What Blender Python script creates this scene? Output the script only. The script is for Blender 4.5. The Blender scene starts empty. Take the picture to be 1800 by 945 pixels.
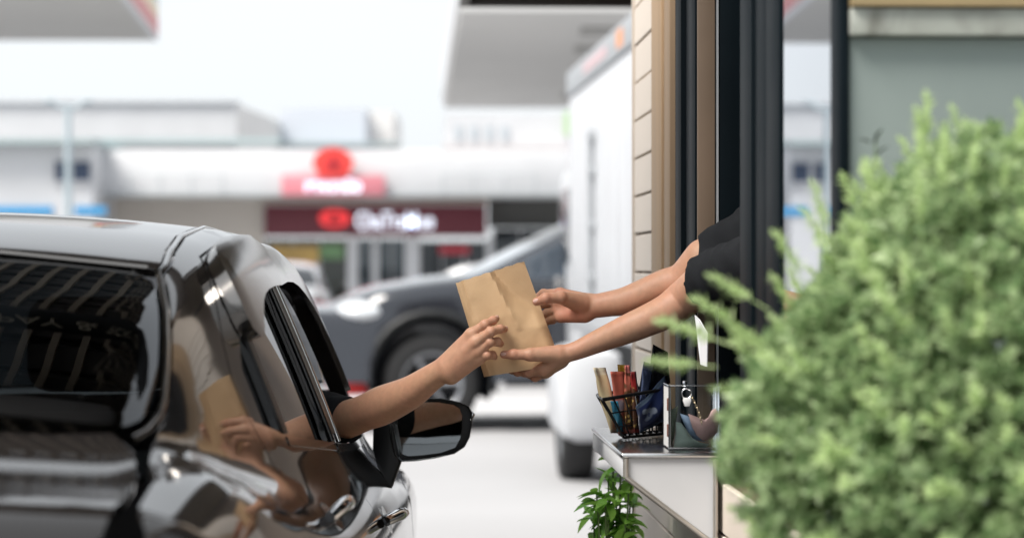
import bpy, bmesh, math, random
import numpy as np
from mathutils import Vector, Matrix
from mathutils.geometry import delaunay_2d_cdt
random.seed(7); RNG = np.random.default_rng(7)
SC = bpy.context.scene
COL = SC.collection
# ------------------------------------------------------------------ camera, sky, sun, exposure
FPX, CH, HZ = 4250.0, 1.34, 472.5          # focal length in photo pixels (85 mm on 36 mm), eye height, horizon row
cam_d = bpy.data.cameras.new('camera'); cam = bpy.data.objects.new('camera', cam_d); COL.objects.link(cam)
cam.location = (0, 0, CH); cam.rotation_euler = (math.radians(90), 0, 0)
cam_d.sensor_width = 36; cam_d.lens = 85; cam_d.clip_start = .05; cam_d.clip_end = 2000
cam_d.dof.use_dof = True; cam_d.dof.focus_distance = 4.97; cam_d.dof.aperture_fstop = 2.9; cam_d.dof.aperture_blades = 0
SC.camera = cam
SUN_EL, SUN_ROT = math.radians(55), math.radians(-126)
wd = bpy.data.worlds.new('World'); SC.world = wd; wd.use_nodes = True
nt = wd.node_tree; nt.nodes.clear()
sky = nt.nodes.new('ShaderNodeTexSky'); sky.sky_type = 'NISHITA'; sky.sun_disc = False
sky.sun_elevation = SUN_EL; sky.sun_rotation = SUN_ROT; sky.air_density = 1.0; sky.dust_density = 3.0; sky.ozone_density = 1.0
hs = nt.nodes.new('ShaderNodeHueSaturation'); hs.inputs['Saturation'].default_value = .30
mx = nt.nodes.new('ShaderNodeMixRGB'); mx.blend_type = 'MIX'; mx.inputs[0].default_value = .75; mx.inputs[2].default_value = (5.5, 5.75, 5.95, 1)
bg = nt.nodes.new('ShaderNodeBackground'); bg.inputs['Strength'].default_value = .0575
wo = nt.nodes.new('ShaderNodeOutputWorld')
nt.links.new(sky.outputs[0], hs.inputs['Color']); nt.links.new(hs.outputs[0], mx.inputs[1])
nt.links.new(mx.outputs[0], bg.inputs['Color']); nt.links.new(bg.outputs[0], wo.inputs['Surface'])
sl = bpy.data.lights.new('sun', 'SUN'); sl.energy = 1.75; sl.angle = math.radians(30); sl.color = (1, .95, .88)
sun = bpy.data.objects.new('sun', sl); COL.objects.link(sun)
sd_ = Vector((math.sin(SUN_ROT) * math.cos(SUN_EL), math.cos(SUN_ROT) * math.cos(SUN_EL), math.sin(SUN_EL)))
sun.rotation_euler = sd_.to_track_quat('Z', 'Y').to_euler(); sun.location = (-20, 10, 30)
VS = SC.view_settings; VS.view_transform = 'Standard'; VS.look = 'None'; VS.exposure = 1.78; VS.gamma = 1; VS.use_curve_mapping = False
SC.render.engine = 'CYCLES'; SC.render.resolution_x = 1024; SC.render.resolution_y = 537
SC.cycles.max_bounces = 10; SC.cycles.transparent_max_bounces = 16; SC.cycles.caustics_reflective = False; SC.cycles.caustics_refractive = False

def W(px, py, d):                       # a photo pixel at a chosen distance -> a point of the place
    return np.array([(px - 900) / FPX * d, d, CH - (py - HZ) / FPX * d])
BD = -.042                               # the kiosk wall runs along (BD, 1)
BR = math.atan(-BD)
def KL(lx, ly, z):                       # kiosk coordinates -> world
    return np.array([.594 + lx * math.cos(BR) - ly * math.sin(BR), lx * math.sin(BR) + ly * math.cos(BR), z])

# ------------------------------------------------------------------ materials
MATS = {}
def mat(name, col, rough=.5, metal=0., spec=.5, var=0., vscale=8., bump=0., bscale=60., coat=0., sss=0., emit=0., trans=0., coord='Object', var2=None, stretch=(1, 1, 1)):
    if name in MATS: return MATS[name]
    m = bpy.data.materials.new(name); m.use_nodes = True; n = m.node_tree.nodes; L = m.node_tree.links
    p = n['Principled BSDF']; p.inputs['Base Color'].default_value = (*col, 1); p.inputs['Roughness'].default_value = rough
    p.inputs['Metallic'].default_value = metal; p.inputs['Specular IOR Level'].default_value = spec
    if coat: p.inputs['Coat Weight'].default_value = coat; p.inputs['Coat Roughness'].default_value = .02
    if sss:
        p.inputs['Subsurface Weight'].default_value = sss; p.inputs['Subsurface Radius'].default_value = (1, .35, .2); p.inputs['Subsurface Scale'].default_value = .006
    if trans: p.inputs['Transmission Weight'].default_value = trans
    if emit: p.inputs['Emission Color'].default_value = (*col, 1); p.inputs['Emission Strength'].default_value = emit
    if var or bump:
        tc = n.new('ShaderNodeTexCoord'); mp = n.new('ShaderNodeMapping'); mp.inputs['Scale'].default_value = stretch; L.new(tc.outputs[coord], mp.inputs[0])
    if var:
        nz = n.new('ShaderNodeTexNoise'); nz.inputs['Scale'].default_value = vscale; nz.inputs['Detail'].default_value = 6; L.new(mp.outputs[0], nz.inputs['Vector'])
        mr = n.new('ShaderNodeMapRange'); mr.inputs[1].default_value = .3; mr.inputs[2].default_value = .7; L.new(nz.outputs['Fac'], mr.inputs[0])
        mm = n.new('ShaderNodeMixRGB'); c2 = var2 if var2 else tuple(c * (1 - var) for c in col)
        mm.inputs[1].default_value = (*c2, 1); mm.inputs[2].default_value = (*(tuple(min(1, c * (1 + var * .5)) for c in col) if not var2 else col), 1)
        L.new(mr.outputs[0], mm.inputs[0]); L.new(mm.outputs[0], p.inputs['Base Color'])
        mr2 = n.new('ShaderNodeMapRange'); mr2.inputs[3].default_value = max(.02, rough * .85); mr2.inputs[4].default_value = min(1, rough * 1.15); L.new(nz.outputs['Fac'], mr2.inputs[0]); L.new(mr2.outputs[0], p.inputs['Roughness'])
    if bump:
        nb = n.new('ShaderNodeTexNoise'); nb.inputs['Scale'].default_value = bscale; nb.inputs['Detail'].default_value = 5; L.new(mp.outputs[0], nb.inputs['Vector'])
        bp = n.new('ShaderNodeBump'); bp.inputs['Strength'].default_value = bump; bp.inputs['Distance'].default_value = .01; L.new(nb.outputs['Fac'], bp.inputs['Height']); L.new(bp.outputs[0], p.inputs['Normal'])
    MATS[name] = m; return m
def glass_mat(name, tint, ior=1.5, rough=0.0, boost=0.):
    m = bpy.data.materials.new(name); m.use_nodes = True; n = m.node_tree.nodes; L = m.node_tree.links; n.clear()
    o = n.new('ShaderNodeOutputMaterial'); t = n.new('ShaderNodeBsdfTransparent'); t.inputs[0].default_value = (*tint, 1)
    g = n.new('ShaderNodeBsdfGlossy'); g.inputs['Roughness'].default_value = rough; g.inputs['Color'].default_value = (.95, .97, 1, 1)
    f = n.new('ShaderNodeFresnel'); f.inputs[0].default_value = ior; x = n.new('ShaderNodeMixShader')
    if boost:
        a = n.new('ShaderNodeMath'); a.operation = 'MULTIPLY_ADD'; a.use_clamp = True; a.inputs[1].default_value = 1; a.inputs[2].default_value = boost; L.new(f.outputs[0], a.inputs[0]); L.new(a.outputs[0], x.inputs[0])
    else: L.new(f.outputs[0], x.inputs[0])
    L.new(t.outputs[0], x.inputs[1]); L.new(g.outputs[0], x.inputs[2]); L.new(x.outputs[0], o.inputs[0])
    MATS[name] = m; return m

# ------------------------------------------------------------------ object helpers
def link(name, me, m=None, parent=None):
    o = bpy.data.objects.new(name, me); COL.objects.link(o)
    if m is not None and me is not None and len(me.materials) == 0:
        for q in (m if isinstance(m, (list, tuple)) else [m]): me.materials.append(q)
    if parent: o.parent = parent
    return o
def mesh(name, V, Fc, m=None, parent=None, smooth=False, mi=None):
    me = bpy.data.meshes.new(name); me.from_pydata([tuple(map(float, v)) for v in V], [], [tuple(map(int, f)) for f in Fc]); me.update()
    if smooth: me.polygons.foreach_set('use_smooth', [True] * len(me.polygons))
    o = link(name, me, m, parent)
    if mi is not None: me.polygons.foreach_set('material_index', list(mi)); me.update()
    return o
def thing(name, label, cat, loc=(0, 0, 0), rz=0, group=None):
    o = bpy.data.objects.new(name, None); COL.objects.link(o); o.location = tuple(map(float, loc)); o.rotation_euler = (0, 0, rz); o.empty_display_size = .1
    return tag(o, label, cat, group)
def tag(o, label, cat, group=None):
    o['label'] = label; o['category'] = cat
    if group: o['group'] = group
    return o
def struct(o): o['kind'] = 'structure'; return o
def stuff(o): o['kind'] = 'stuff'; return o
def sharp(o, deg=40):
    me = o.data; me.polygons.foreach_set('use_smooth', [True] * len(me.polygons)); me.set_sharp_from_angle(angle=math.radians(deg)); return o
def bm_obj(name, bm, m=None, parent=None, smooth=0):
    me = bpy.data.meshes.new(name); bmesh.ops.recalc_face_normals(bm, faces=bm.faces); bm.to_mesh(me); bm.free(); o = link(name, me, m, parent)
    if smooth: sharp(o, smooth)
    return o
def box_bm(bm, lo, hi, bev=0., M=None, seg=2):
    lo = Vector(lo); hi = Vector(hi); c = (lo + hi) / 2; s = hi - lo
    r = bmesh.ops.create_cube(bm, size=1, matrix=Matrix.Translation(c) @ Matrix.Diagonal((*s, 1)))
    vs = r['verts']
    if bev:
        es = list({e for v in vs for e in v.link_edges})
        r2 = bmesh.ops.bevel(bm, geom=es, offset=bev, segments=seg, affect='EDGES', profile=.5); vs = list({v for f in r2['faces'] for v in f.verts} | {v for v in vs if v.is_valid})
    if M is not None: bmesh.ops.transform(bm, matrix=M, verts=vs)
    return bm
def box(name, lo, hi, m, parent=None, bev=0., M=None, seg=2):
    bm = bmesh.new(); box_bm(bm, lo, hi, bev, M, seg); return bm_obj(name, bm, m, parent, 35 if bev else 0)
def tube_geo(pts, r, n=8, closed=False):
    P = [np.asarray(p, float) for p in pts]; N = len(P); V = []; Fc = []
    rr = r if hasattr(r, '__len__') else [r] * N
    up = None
    for i in range(N):
        a = P[(i - 1) % N] if (closed or i > 0) else P[i]; b = P[(i + 1) % N] if (closed or i < N - 1) else P[i]
        t = b - a; t /= (np.linalg.norm(t) + 1e-12)
        if up is None:
            up = np.cross(t, [0, 0, 1.]);
            if np.linalg.norm(up) < .1: up = np.cross(t, [1., 0, 0])
        up = up - t * np.dot(up, t); up /= (np.linalg.norm(up) + 1e-12); w = np.cross(t, up)
        for k in range(n):
            an = 2 * math.pi * k / n; V.append(P[i] + rr[i] * (math.cos(an) * up + math.sin(an) * w))
    for i in range(N if closed else N - 1):
        for k in range(n):
            j = (i + 1) % N; Fc.append((i * n + k, i * n + (k + 1) % n, j * n + (k + 1) % n, j * n + k))
    if not closed: Fc.append(tuple(range(n - 1, -1, -1))); Fc.append(tuple((N - 1) * n + k for k in range(n)))
    return V, Fc
def tube(name, pts, r, m, parent=None, n=8, closed=False):
    V, Fc = tube_geo(pts, r, n, closed); return sharp(mesh(name, V, Fc, m, parent, True), 50)
class Acc:                               # collects several pieces of ONE part
    def __init__(s): s.V = []; s.F = []
    def add(s, V, Fc):
        o = len(s.V); s.V += list(V); s.F += [tuple(i + o for i in f) for f in Fc]; return s
    def build(s, name, m, parent=None, smooth=True):
        o = mesh(name, s.V, s.F, m, parent, smooth); return sharp(o, 50) if smooth else o
def prism(name, poly, m, parent=None, y0=0, y1=1, fn=None, bev=0.):
    # polygon (a, b) extruded along c; fn maps (a, c, b) -> world
    bm = bmesh.new(); f = fn or (lambda a, c, b: (a, c, b))
    A = [bm.verts.new(f(a, y0, b)) for a, b in poly]; B = [bm.verts.new(f(a, y1, b)) for a, b in poly]; n = len(poly)
    bm.faces.new(A); bm.faces.new(B[::-1])
    for i in range(n): bm.faces.new((A[i], B[i], B[(i + 1) % n], A[(i + 1) % n]))
    if bev: bmesh.ops.bevel(bm, geom=bm.edges[:], offset=bev, segments=2, affect='EDGES', profile=.5)
    return bm_obj(name, bm, m, parent, 35)
def text_mesh(name, txt, size, m, parent=None, extrude=.01, loc=(0, 0, 0), rot=(math.pi / 2, 0, 0), sx=1., bold=0.):
    cu = bpy.data.curves.new(name, 'FONT'); cu.body = txt; cu.size = size; cu.extrude = extrude; cu.align_x = 'CENTER'; cu.align_y = 'CENTER'; cu.offset = bold
    t = bpy.data.objects.new(name, cu); COL.objects.link(t); dg = bpy.context.evaluated_depsgraph_get(); dg.update()
    me = bpy.data.meshes.new_from_object(t.evaluated_get(dg)); bpy.data.objects.remove(t); me.name = name; me.materials.clear()
    me.transform(Matrix.Translation(Vector(loc)) @ Matrix.Rotation(rot[2], 4, 'Z') @ Matrix.Rotation(rot[0], 4, 'X') @ Matrix.Diagonal((sx, 1, 1, 1)))
    return link(name, me, m, parent)

# ------------------------------------------------------------------ smooth bodies: distance field -> one continuous surface
def sminp(a, b, k):
    h = np.clip(.5 + .5 * (b - a) / k, 0, 1); return b + (a - b) * h - k * h * (1 - h)
def cone_d(P, a, b, ra, rb):
    a = np.asarray(a, float); b = np.asarray(b, float); ab = b - a; t = np.clip(((P - a) @ ab) / (ab @ ab + 1e-12), 0, 1)
    return np.linalg.norm(P - a - t[..., None] * ab, axis=-1) - (ra + (rb - ra) * t)
def ell_d(P, c, r, R=None):
    q = P - np.asarray(c, float)
    if R is not None: q = q @ R
    r = np.asarray(r, float); k0 = np.linalg.norm(q / r, axis=-1); k1 = np.linalg.norm(q / (r * r), axis=-1); return k0 * (k0 - 1) / (k1 + 1e-9)
def surface_nets(fn, lo, hi, h, smooth_it=1):
    lo = np.asarray(lo, float) - 2 * h; hi = np.asarray(hi, float) + 2 * h
    n = np.ceil((hi - lo) / h).astype(int) + 1
    xs = [lo[i] + h * np.arange(n[i]) for i in range(3)]
    D = np.empty(n, np.float32); B = 16                      # only blocks near the surface are sampled finely
    nb = (n + B - 1) // B; gi = np.stack(np.meshgrid(*[np.arange(q) for q in nb], indexing='ij'), -1).reshape(-1, 3)
    cd = fn((lo + h * (gi * B + (B - 1) / 2.))[None])[0]; R_ = h * B * .5 * 1.7321 * 1.15 + .012
    for b, c in zip(gi, cd):
        i0 = b * B; i1 = np.minimum(i0 + B, n); sl_ = tuple(slice(a, e) for a, e in zip(i0, i1))
        if abs(c) > R_: D[sl_] = c; continue
        X, Y, Z = np.meshgrid(xs[0][i0[0]:i1[0]], xs[1][i0[1]:i1[1]], xs[2][i0[2]:i1[2]], indexing='ij'); D[sl_] = fn(np.stack([X, Y, Z], -1))
    S = D < 0; m = np.zeros(np.array(n) - 1, np.int8)
    for c in np.ndindex(2, 2, 2): m += S[c[0]:n[0] - 1 + c[0], c[1]:n[1] - 1 + c[1], c[2]:n[2] - 1 + c[2]]
    cells = np.argwhere((m > 0) & (m < 8)); idx = -np.ones(m.shape, np.int64); idx[tuple(cells.T)] = np.arange(len(cells))
    acc = np.zeros((len(cells), 3)); cnt = np.zeros(len(cells))
    cor = list(np.ndindex(2, 2, 2))
    for a in cor:
        for ax in range(3):
            if a[ax]: continue
            b = list(a); b[ax] = 1
            da = D[tuple((cells + a).T)]; db = D[tuple((cells + b).T)]; ok = (da < 0) != (db < 0); t = np.where(ok, da / (da - db + 1e-12), 0)
            p = np.tile(np.array(a, float), (len(cells), 1)); p[:, ax] += t; acc[ok] += p[ok]; cnt += ok
    V = lo + h * (cells + acc / cnt[:, None]); quads = []
    for ax in range(3):
        sh = [slice(None)] * 3; s2 = [slice(None)] * 3; sh[ax] = slice(0, n[ax] - 1); s2[ax] = slice(1, n[ax])
        e = np.argwhere(S[tuple(sh)] != S[tuple(s2)]); u, v = (ax + 1) % 3, (ax + 2) % 3
        e = e[(e[:, u] > 0) & (e[:, v] > 0) & (e[:, u] < n[u] - 1) & (e[:, v] < n[v] - 1)]
        eu = np.eye(3, dtype=int)[u]; ev = np.eye(3, dtype=int)[v]
        q = np.stack([idx[tuple((e - eu - ev).T)], idx[tuple((e - ev).T)], idx[tuple(e.T)], idx[tuple((e - eu).T)]], 1)
        fl = ~S[tuple(e.T)]; q[fl] = q[fl][:, ::-1]; quads.append(q)
    Q = np.concatenate(quads); Q = Q[(Q >= 0).all(1)]
    for _ in range(smooth_it):
        ii = np.concatenate([Q[:, i] for i in range(4) for _ in (0, 1)]); jj = np.concatenate([Q[:, j] for i in range(4) for j in ((i + 1) % 4, (i + 3) % 4)])
        s = np.stack([np.bincount(ii, V[jj, k_], len(V)) for k_ in range(3)], 1); c = np.bincount(ii, minlength=len(V))
        V = V * .4 + .6 * s / np.maximum(c, 1)[:, None]
    return V, Q
def fast_mesh(name, V, Q, m, parent=None):
    me = bpy.data.meshes.new(name); me.vertices.add(len(V)); me.vertices.foreach_set('co', np.asarray(V, np.float32).ravel())
    k = Q.shape[1]; me.loops.add(len(Q) * k); me.loops.foreach_set('vertex_index', Q.astype(np.int32).ravel()); me.polygons.add(len(Q)); me.polygons.foreach_set('loop_start', np.arange(0, len(Q) * k, k, dtype=np.int32))
    me.update(calc_edges=True); me.polygons.foreach_set('use_smooth', [True] * len(Q)); me.validate(); return link(name, me, m, parent)
# ------------------------------------------------------------------ THE SETTING
M_ground = mat('concrete_ground', (.36, .36, .37), .8, var=.10, vscale=.35, bump=.15, bscale=30, coord='Object')
struct(mesh('ground', [(-400, -60, 0), (400, -60, 0), (400, 700, 0), (-400, 700, 0)], [(0, 1, 2, 3)], M_ground))
M_white = mat('white_paint', (.60, .61, .63), .55, var=.05, vscale=2)
M_offwhite = mat('offwhite_render', (.70, .69, .68), .7, var=.06, vscale=1.2)
M_grey = mat('grey_soffit', (.62, .62, .61), .6, var=.06, vscale=.7)
M_dkmetal = mat('dark_aluminium', (.005, .009, .012), .55, .0, .06, var=.15, vscale=5)
M_black = mat('matte_black', (.008, .009, .010), .5)
M_tan = mat('tan_timber', (.46, .31, .18), .6, var=.12, vscale=3, bump=.2, bscale=40, stretch=(6, 6, .6))
M_tan2 = mat('brown_lining', (.20, .14, .095), .6, var=.12, vscale=4)
M_steel = mat('brushed_steel', (.55, .55, .55), .22, 1.0, var=.08, vscale=30, stretch=(1, .1, 1))
M_chrome = mat('chrome', (.75, .76, .78), .06, 1.0)
M_rubber = mat('tyre_rubber', (.018, .018, .019), .75, var=.2, vscale=20)
M_alu = mat('bright_strip', (.62, .64, .66), .35, .6)
M_cream = mat('cream_siding', (.74, .655, .57), .62, var=.05, vscale=5, bump=.06, bscale=25, stretch=(1, .25, 1))

# ---- kiosk: siding boards, trims, frames, glass, end wall
kiosk = thing('drive_through_kiosk', 'kiosk with cream board siding and dark metal window frames beside the lane', 'kiosk', (.594, 0, 0), BR)
LY0, LY1 = 3.35, 6.41
def kbox(name, x0, x1, y0, y1, z0, z1, m, bev=0., parent=kiosk): return box(name, (x0, y0, z0), (x1, y1, z1), m, parent, bev)
kbox('wall', .016, .10, 5.47, LY1 - .004, 0, 2.66, M_tan2)                        # core behind the boards
kbox('wall', .016, .10, LY0 + .09, 5.468, 0, .975, M_tan2)
pitch = .0995
k = 0
bdat = {}
def board(y0, y1, z, dx=0.):
    key = (round(y0, 3), round(y1, 3))
    if key not in bdat:
        bm = bmesh.new(); box_bm(bm, (0, y0, 0), (.014, y1, pitch - .006), .0025); me = bpy.data.meshes.new('siding_board'); bm.to_mesh(me); bm.free(); me.materials.append(M_cream); bdat[key] = me
    o = link('siding_board', bdat[key], None, kiosk); o.location = (dx, 0, z); return o
z = .041; i = 0
while z < 2.6:
    if z + pitch < .985: board(LY0 + .085, 5.40, z, random.uniform(-.001, .001)); board(5.405, LY1, z, random.uniform(-.001, .001))
    else: board(5.835, LY1, z, random.uniform(-.0015, .0015))
    z += pitch; i += 1
kbox('corner_trim', -.006, .02, LY1 + .002, LY1 + .022, 0, 2.66, mat('trim_cream', (.62, .55, .48), .6, var=.05))
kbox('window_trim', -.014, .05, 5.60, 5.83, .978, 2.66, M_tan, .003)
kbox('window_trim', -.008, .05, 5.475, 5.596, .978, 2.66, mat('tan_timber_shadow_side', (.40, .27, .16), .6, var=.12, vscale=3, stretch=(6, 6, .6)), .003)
# far jamb: dark frame flush with the wall, ridged
def ridged(name, y0, y1, x0, z0, z1, n, m, parent=kiosk, step=.008):
    bm = bmesh.new(); w = (y1 - y0) / n
    for j in range(n): box_bm(bm, (x0 - step * ((j % 2) == 0) - .002 * (j % 3), y0 + j * w, z0), (x0 + .05, y0 + (j + 1) * w - .0015, z1), .002)
    return bm_obj(name, bm, m, parent, 35)
ridged('window_frame', 5.02, 5.468, .004, .978, 2.66, 4, M_dkmetal)
kbox('inner_lining', .052, .072, 5.022, 5.30, .978, 2.66, M_dkmetal)
kbox('jamb_lining', .0, .036, 5.004, 5.018, .978, 2.66, M_tan2, .002)
kbox('jamb_strip', .0385, .0425, 4.998, 5.017, .978, 2.66, M_alu)
kbox('sliding_sash', .044, .095, 5.0, 5.03, .978, 2.66, M_dkmetal, .004)
kbox('sliding_sash', .0955, .0985, 4.985, 5.03, .978, 2.66, M_alu)
kbox('sliding_sash', .099, .40, 4.99, 5.03, .978, 2.66, M_dkmetal, .004)
# near post and pane
ridged('window_post', 3.90, 4.335, .004, .978, 2.66, 3, M_dkmetal, step=.004)
kbox('post_strip', .0, .012, 4.3365, 4.3415, .978, 2.66, M_alu)
kbox('window_post', .0, .013, 3.35, 3.424, .978, 2.66, M_dkmetal, .002)
MP = glass_mat('dark_window_glass', (.03, .04, .045), 1.5, 0.0, .42)
kbox('window_pane', .004, .010, 3.425, 3.899, .985, 2.66, MP)
kbox('window_sill', -.004, .10, 3.43, 5.46, .976, .984, M_dkmetal)
# near end wall facing the lane entrance
def stain_mat(name, col, dark, sc, thr0, thr1, rough=.75):
    m = mat(name, col, rough); n = m.node_tree.nodes; L = m.node_tree.links; p = n['Principled BSDF']
    tc = n.new('ShaderNodeTexCoord'); mp = n.new('ShaderNodeMapping'); mp.inputs['Scale'].default_value = sc; L.new(tc.outputs['Object'], mp.inputs[0])
    a = n.new('ShaderNodeTexNoise'); a.inputs['Scale'].default_value = 1; a.inputs['Detail'].default_value = 7; a.inputs['Distortion'].default_value = .8; L.new(mp.outputs[0], a.inputs['Vector'])
    r = n.new('ShaderNodeMapRange'); r.inputs[1].default_value = thr0; r.inputs[2].default_value = thr1; L.new(a.outputs['Fac'], r.inputs[0])
    x = n.new('ShaderNodeMixRGB'); x.inputs[1].default_value = (*col, 1); x.inputs[2].default_value = (*dark, 1); L.new(r.outputs[0], x.inputs[0]); L.new(x.outputs[0], p.inputs['Base Color'])
    return m
M_green = stain_mat('pale_green_render', (.215, .255, .243), (.14, .17, .165), (2.2, 2.2, 1.1), .38, .75)
M_conc = stain_mat('stained_concrete', (.33, .345, .31), (.13, .13, .11), (14, 4, 5), .42, .68)
kbox('end_wall', .016, 2.6, 3.36, 3.45, .99, 1.660, M_green)
kbox('end_wall_band', .014, 2.6, 3.335, 3.45, 1.662, 1.700, M_conc, .003)
kbox('end_wall_fascia', .014, 2.6, 3.325, 3.45, 1.702, 2.66, mat('ochre_fascia', (.27, .20, .10), .6, var=.15, vscale=6))
kbox('end_wall', .06, 2.6, 3.375, 3.45, 0, .985, mat('brown_base_wall', (.12, .075, .05), .7, var=.2, vscale=10))
kbox('back_wall', 2.5, 2.6, 3.46, LY1, 0, 2.66, M_tan2)
kbox('far_end_wall', .102, 2.498, LY1 - .1, LY1 - .004, 0, 2.66, M_tan2)
kbox('reflection_block', .56, 2.6, LY1 + .03, 12.2, 0, 3.7, mat('reflection_block_brown', (.13, .095, .07), .7, var=.15, vscale=2))  # unseen brown block, added to darken what the sedan's flank reflects
kbox('roof', -.02, 2.62, 3.3, LY1 + .03, 2.665, 2.78, M_tan2)
kbox('interior_floor', .102, 2.498, 3.455, LY1 - .102, .0, .03, M_tan2)

# ---- slatted shelter over the lane
M_beam = mat('beige_beam', (.30, .26, .20), .55, var=.1)
M_slat = mat('dark_slat', (.035, .03, .026), .5, var=.2, vscale=4)
shel = thing('lane_shelter', 'slatted dark shelter with beige rafters over the lane, seen at the top edge', 'shelter', (.594, 0, 0), BR)
bm0 = None
def sbox(name, lo, hi, m, bev=0.): return box(name, lo, hi, m, shel, bev)
y = 4.60; sdat = None
while y < 6.6:
    if sdat is None:
        o = sbox('slat', (-3.0, 0, 2.80), (-.83, .105, 2.83), M_slat); sdat = o.data; o.location.y = y
    else:
        o = link('slat', sdat, None, shel); o.location.y = y
    if y < 5.1: sbox('slat', (-.828, y, 2.80), (-.58, y + .105, 2.83), M_slat)
    y += .16
sbox('roof_sheet', (-3.04, 4.52, 2.86), (-.802, 6.84, 2.875), mat('grey_roof_sheet', (.34, .33, .32), .6, var=.15, vscale=2))
rdat = None
for x in np.arange(-2.98, -.86, .085):
    if rdat is None: o = sbox('rafter', (0, 4.58, 2.75), (.022, 6.75, 2.79), M_beam); rdat = o.data
    else: o = link('rafter', rdat, None, shel)
    o.location.x = x
for x in (-.83, -.745, -.66, -.60): sbox('rafter', (x, 4.58, 2.75), (x + .022, 5.2, 2.79), M_beam)
sbox('roof_sheet', (-.80, 4.52, 2.86), (-.55, 5.2, 2.875), MATS['grey_roof_sheet'])
sbox('beam', (-3.02, 6.755, 2.58), (.0, 6.83, 2.80), M_slat, .004)
sbox('beam', (-3.02, 4.50, 2.58), (-.55, 4.57, 2.80), M_slat, .004)
# narrow eave along the kiosk side, reaching further down the lane
for j, yy in enumerate(np.arange(6.86, 10.95, .20)): sbox('eave_slat', (-.33, yy, 2.60), (.45, yy + .035, 2.64), M_beam)
sbox('eave_beam', (-.37, 6.84, 2.53), (-.33, 11.04, 2.66), M_slat, .003); sbox('eave_beam', (.454, 6.84, 2.53), (.50, 11.04, 2.66), M_slat, .003)
sbox('eave_beam', (-.33, 10.98, 2.53), (.45, 11.04, 2.66), M_slat, .003); sbox('eave_cover', (-.38, 6.84, 2.665), (.51, 11.06, 2.69), M_slat)
for (x, yy) in ((-2.97, 4.535), (-2.97, 6.79)): sbox('post', (x - .04, yy - .04, 0), (x + .04, yy + .04, 2.576), M_slat, .005)
sg = thing('lane_sign_board', 'dark hanging board with pale outlined lettering, mirrored in the rear window', 'sign', (-.70, 4.92, 2.56))
sgb = box('board', (-.75, 0, -.10), (.75, .03, .10), M_black, sg, .004)
text_mesh('lettering', 'PAY & PICK UP', .105, mat('sign_letter', (.42, .38, .30), .5), sg, .004, (0, -.008, 0))
for sx in (-.6, .6): box('hanger', (sx - .01, .01, .101), (sx + .01, .02, .19), M_slat, sg)
# ------------------------------------------------------------------ THE SEDAN (one smooth body form, panels and panes cut from it)
CX, D0 = -1.11, 2.6
def mono(pts):
    P = np.array(pts, float); x = P[:, 0]; y = P[:, 1]; h = np.diff(x); dl = np.diff(y) / h; m = np.zeros(len(x)); m[0] = dl[0]; m[-1] = dl[-1]
    for i in range(1, len(x) - 1): m[i] = 0 if dl[i - 1] * dl[i] <= 0 else 2 * dl[i - 1] * dl[i] / (dl[i - 1] + dl[i])
    def f(t):
        t = np.clip(np.asarray(t, float), x[0], x[-1]); i = np.clip(np.searchsorted(x, t) - 1, 0, len(h) - 1); u = (t - x[i]) / h[i]
        return y[i] * (1 + 2 * u) * (1 - u) ** 2 + m[i] * h[i] * u * (1 - u) ** 2 + y[i + 1] * u * u * (3 - 2 * u) + m[i + 1] * h[i] * u * u * (u - 1)
    return f
def smaxp(a, b, k): return -sminp(-a, -b, k)
cW = mono([(0, .80), (.3, .835), (.9, .853), (1.6, .871), (3.0, .872), (3.7, .862), (4.2, .81), (4.5, .73)])
cPR = mono([(.15, .09), (.3, .035), (.5, .01), (.7, 0), (.78, .004), (.86, .024), (.94, .06), (1.1, .13), (1.3, .3)])
cPM = mono([(.6, .75), (1.6, .8), (2.4, 1.0), (3.2, 1.5)])
cT = mono([(0, 1.03), (.1, 1.075), (.3, 1.095), (.6, 1.115), (1.0, 1.06), (1.6, .99), (3.0, .95), (3.4, .925), (3.9, .87), (4.25, .80), (4.45, .70), (4.5, .66)])
cR = mono([(.15, .12), (.45, .0), (.75, .03), (.95, .07), (1.1, .1)])
cB = mono([(.3, .62), (.6, .665), (1.0, .713), (1.5, .752), (2.1, .766), (2.7, .760), (3.1, .738), (3.8, .68)])
cF = mono([(.3, 1.02), (.5, 1.095), (.8, 1.225), (1.1, 1.335), (1.35, 1.393), (1.7, 1.432), (2.1, 1.451), (2.45, 1.448), (2.75, 1.43), (2.95, 1.4), (3.2, 1.29), (3.75, .95), (4, .8)])
def CF(P):
    x, s, z = P[..., 0], P[..., 1], P[..., 2]; ax = np.abs(x)
    L = smaxp(ax - (cW(s) - cPR(z) * np.where(z > .7, cPM(s), 1)) + .006 * np.exp(-((z - .60) / .05) ** 2), z - cT(s) + .05 * (x / .8) ** 2, .10)
    L = smaxp(L, cR(z) + .16 * (ax / .85) ** 3 - s, .10); L = smaxp(L, s - 4.5 + .22 * (ax / .85) ** 3 + .1 * np.clip(.5 - z, 0, 1), .1); L = smaxp(L, .17 - z, .05)
    G = smaxp(ax - (cB(s) - .36 * (z - 1.0) - .12 * np.clip(z - 1.0, 0, 1) ** 2), (z - cF(s) + .03 * (x / .5) ** 2) * .85, .07)
    return sminp(L, G, .05)
def cgrad(P):
    e = 2e-4; g = np.stack([CF(P + np.eye(3)[i] * e) - CF(P - np.eye(3)[i] * e) for i in range(3)], -1); return g / np.linalg.norm(g, axis=-1, keepdims=True)
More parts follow.
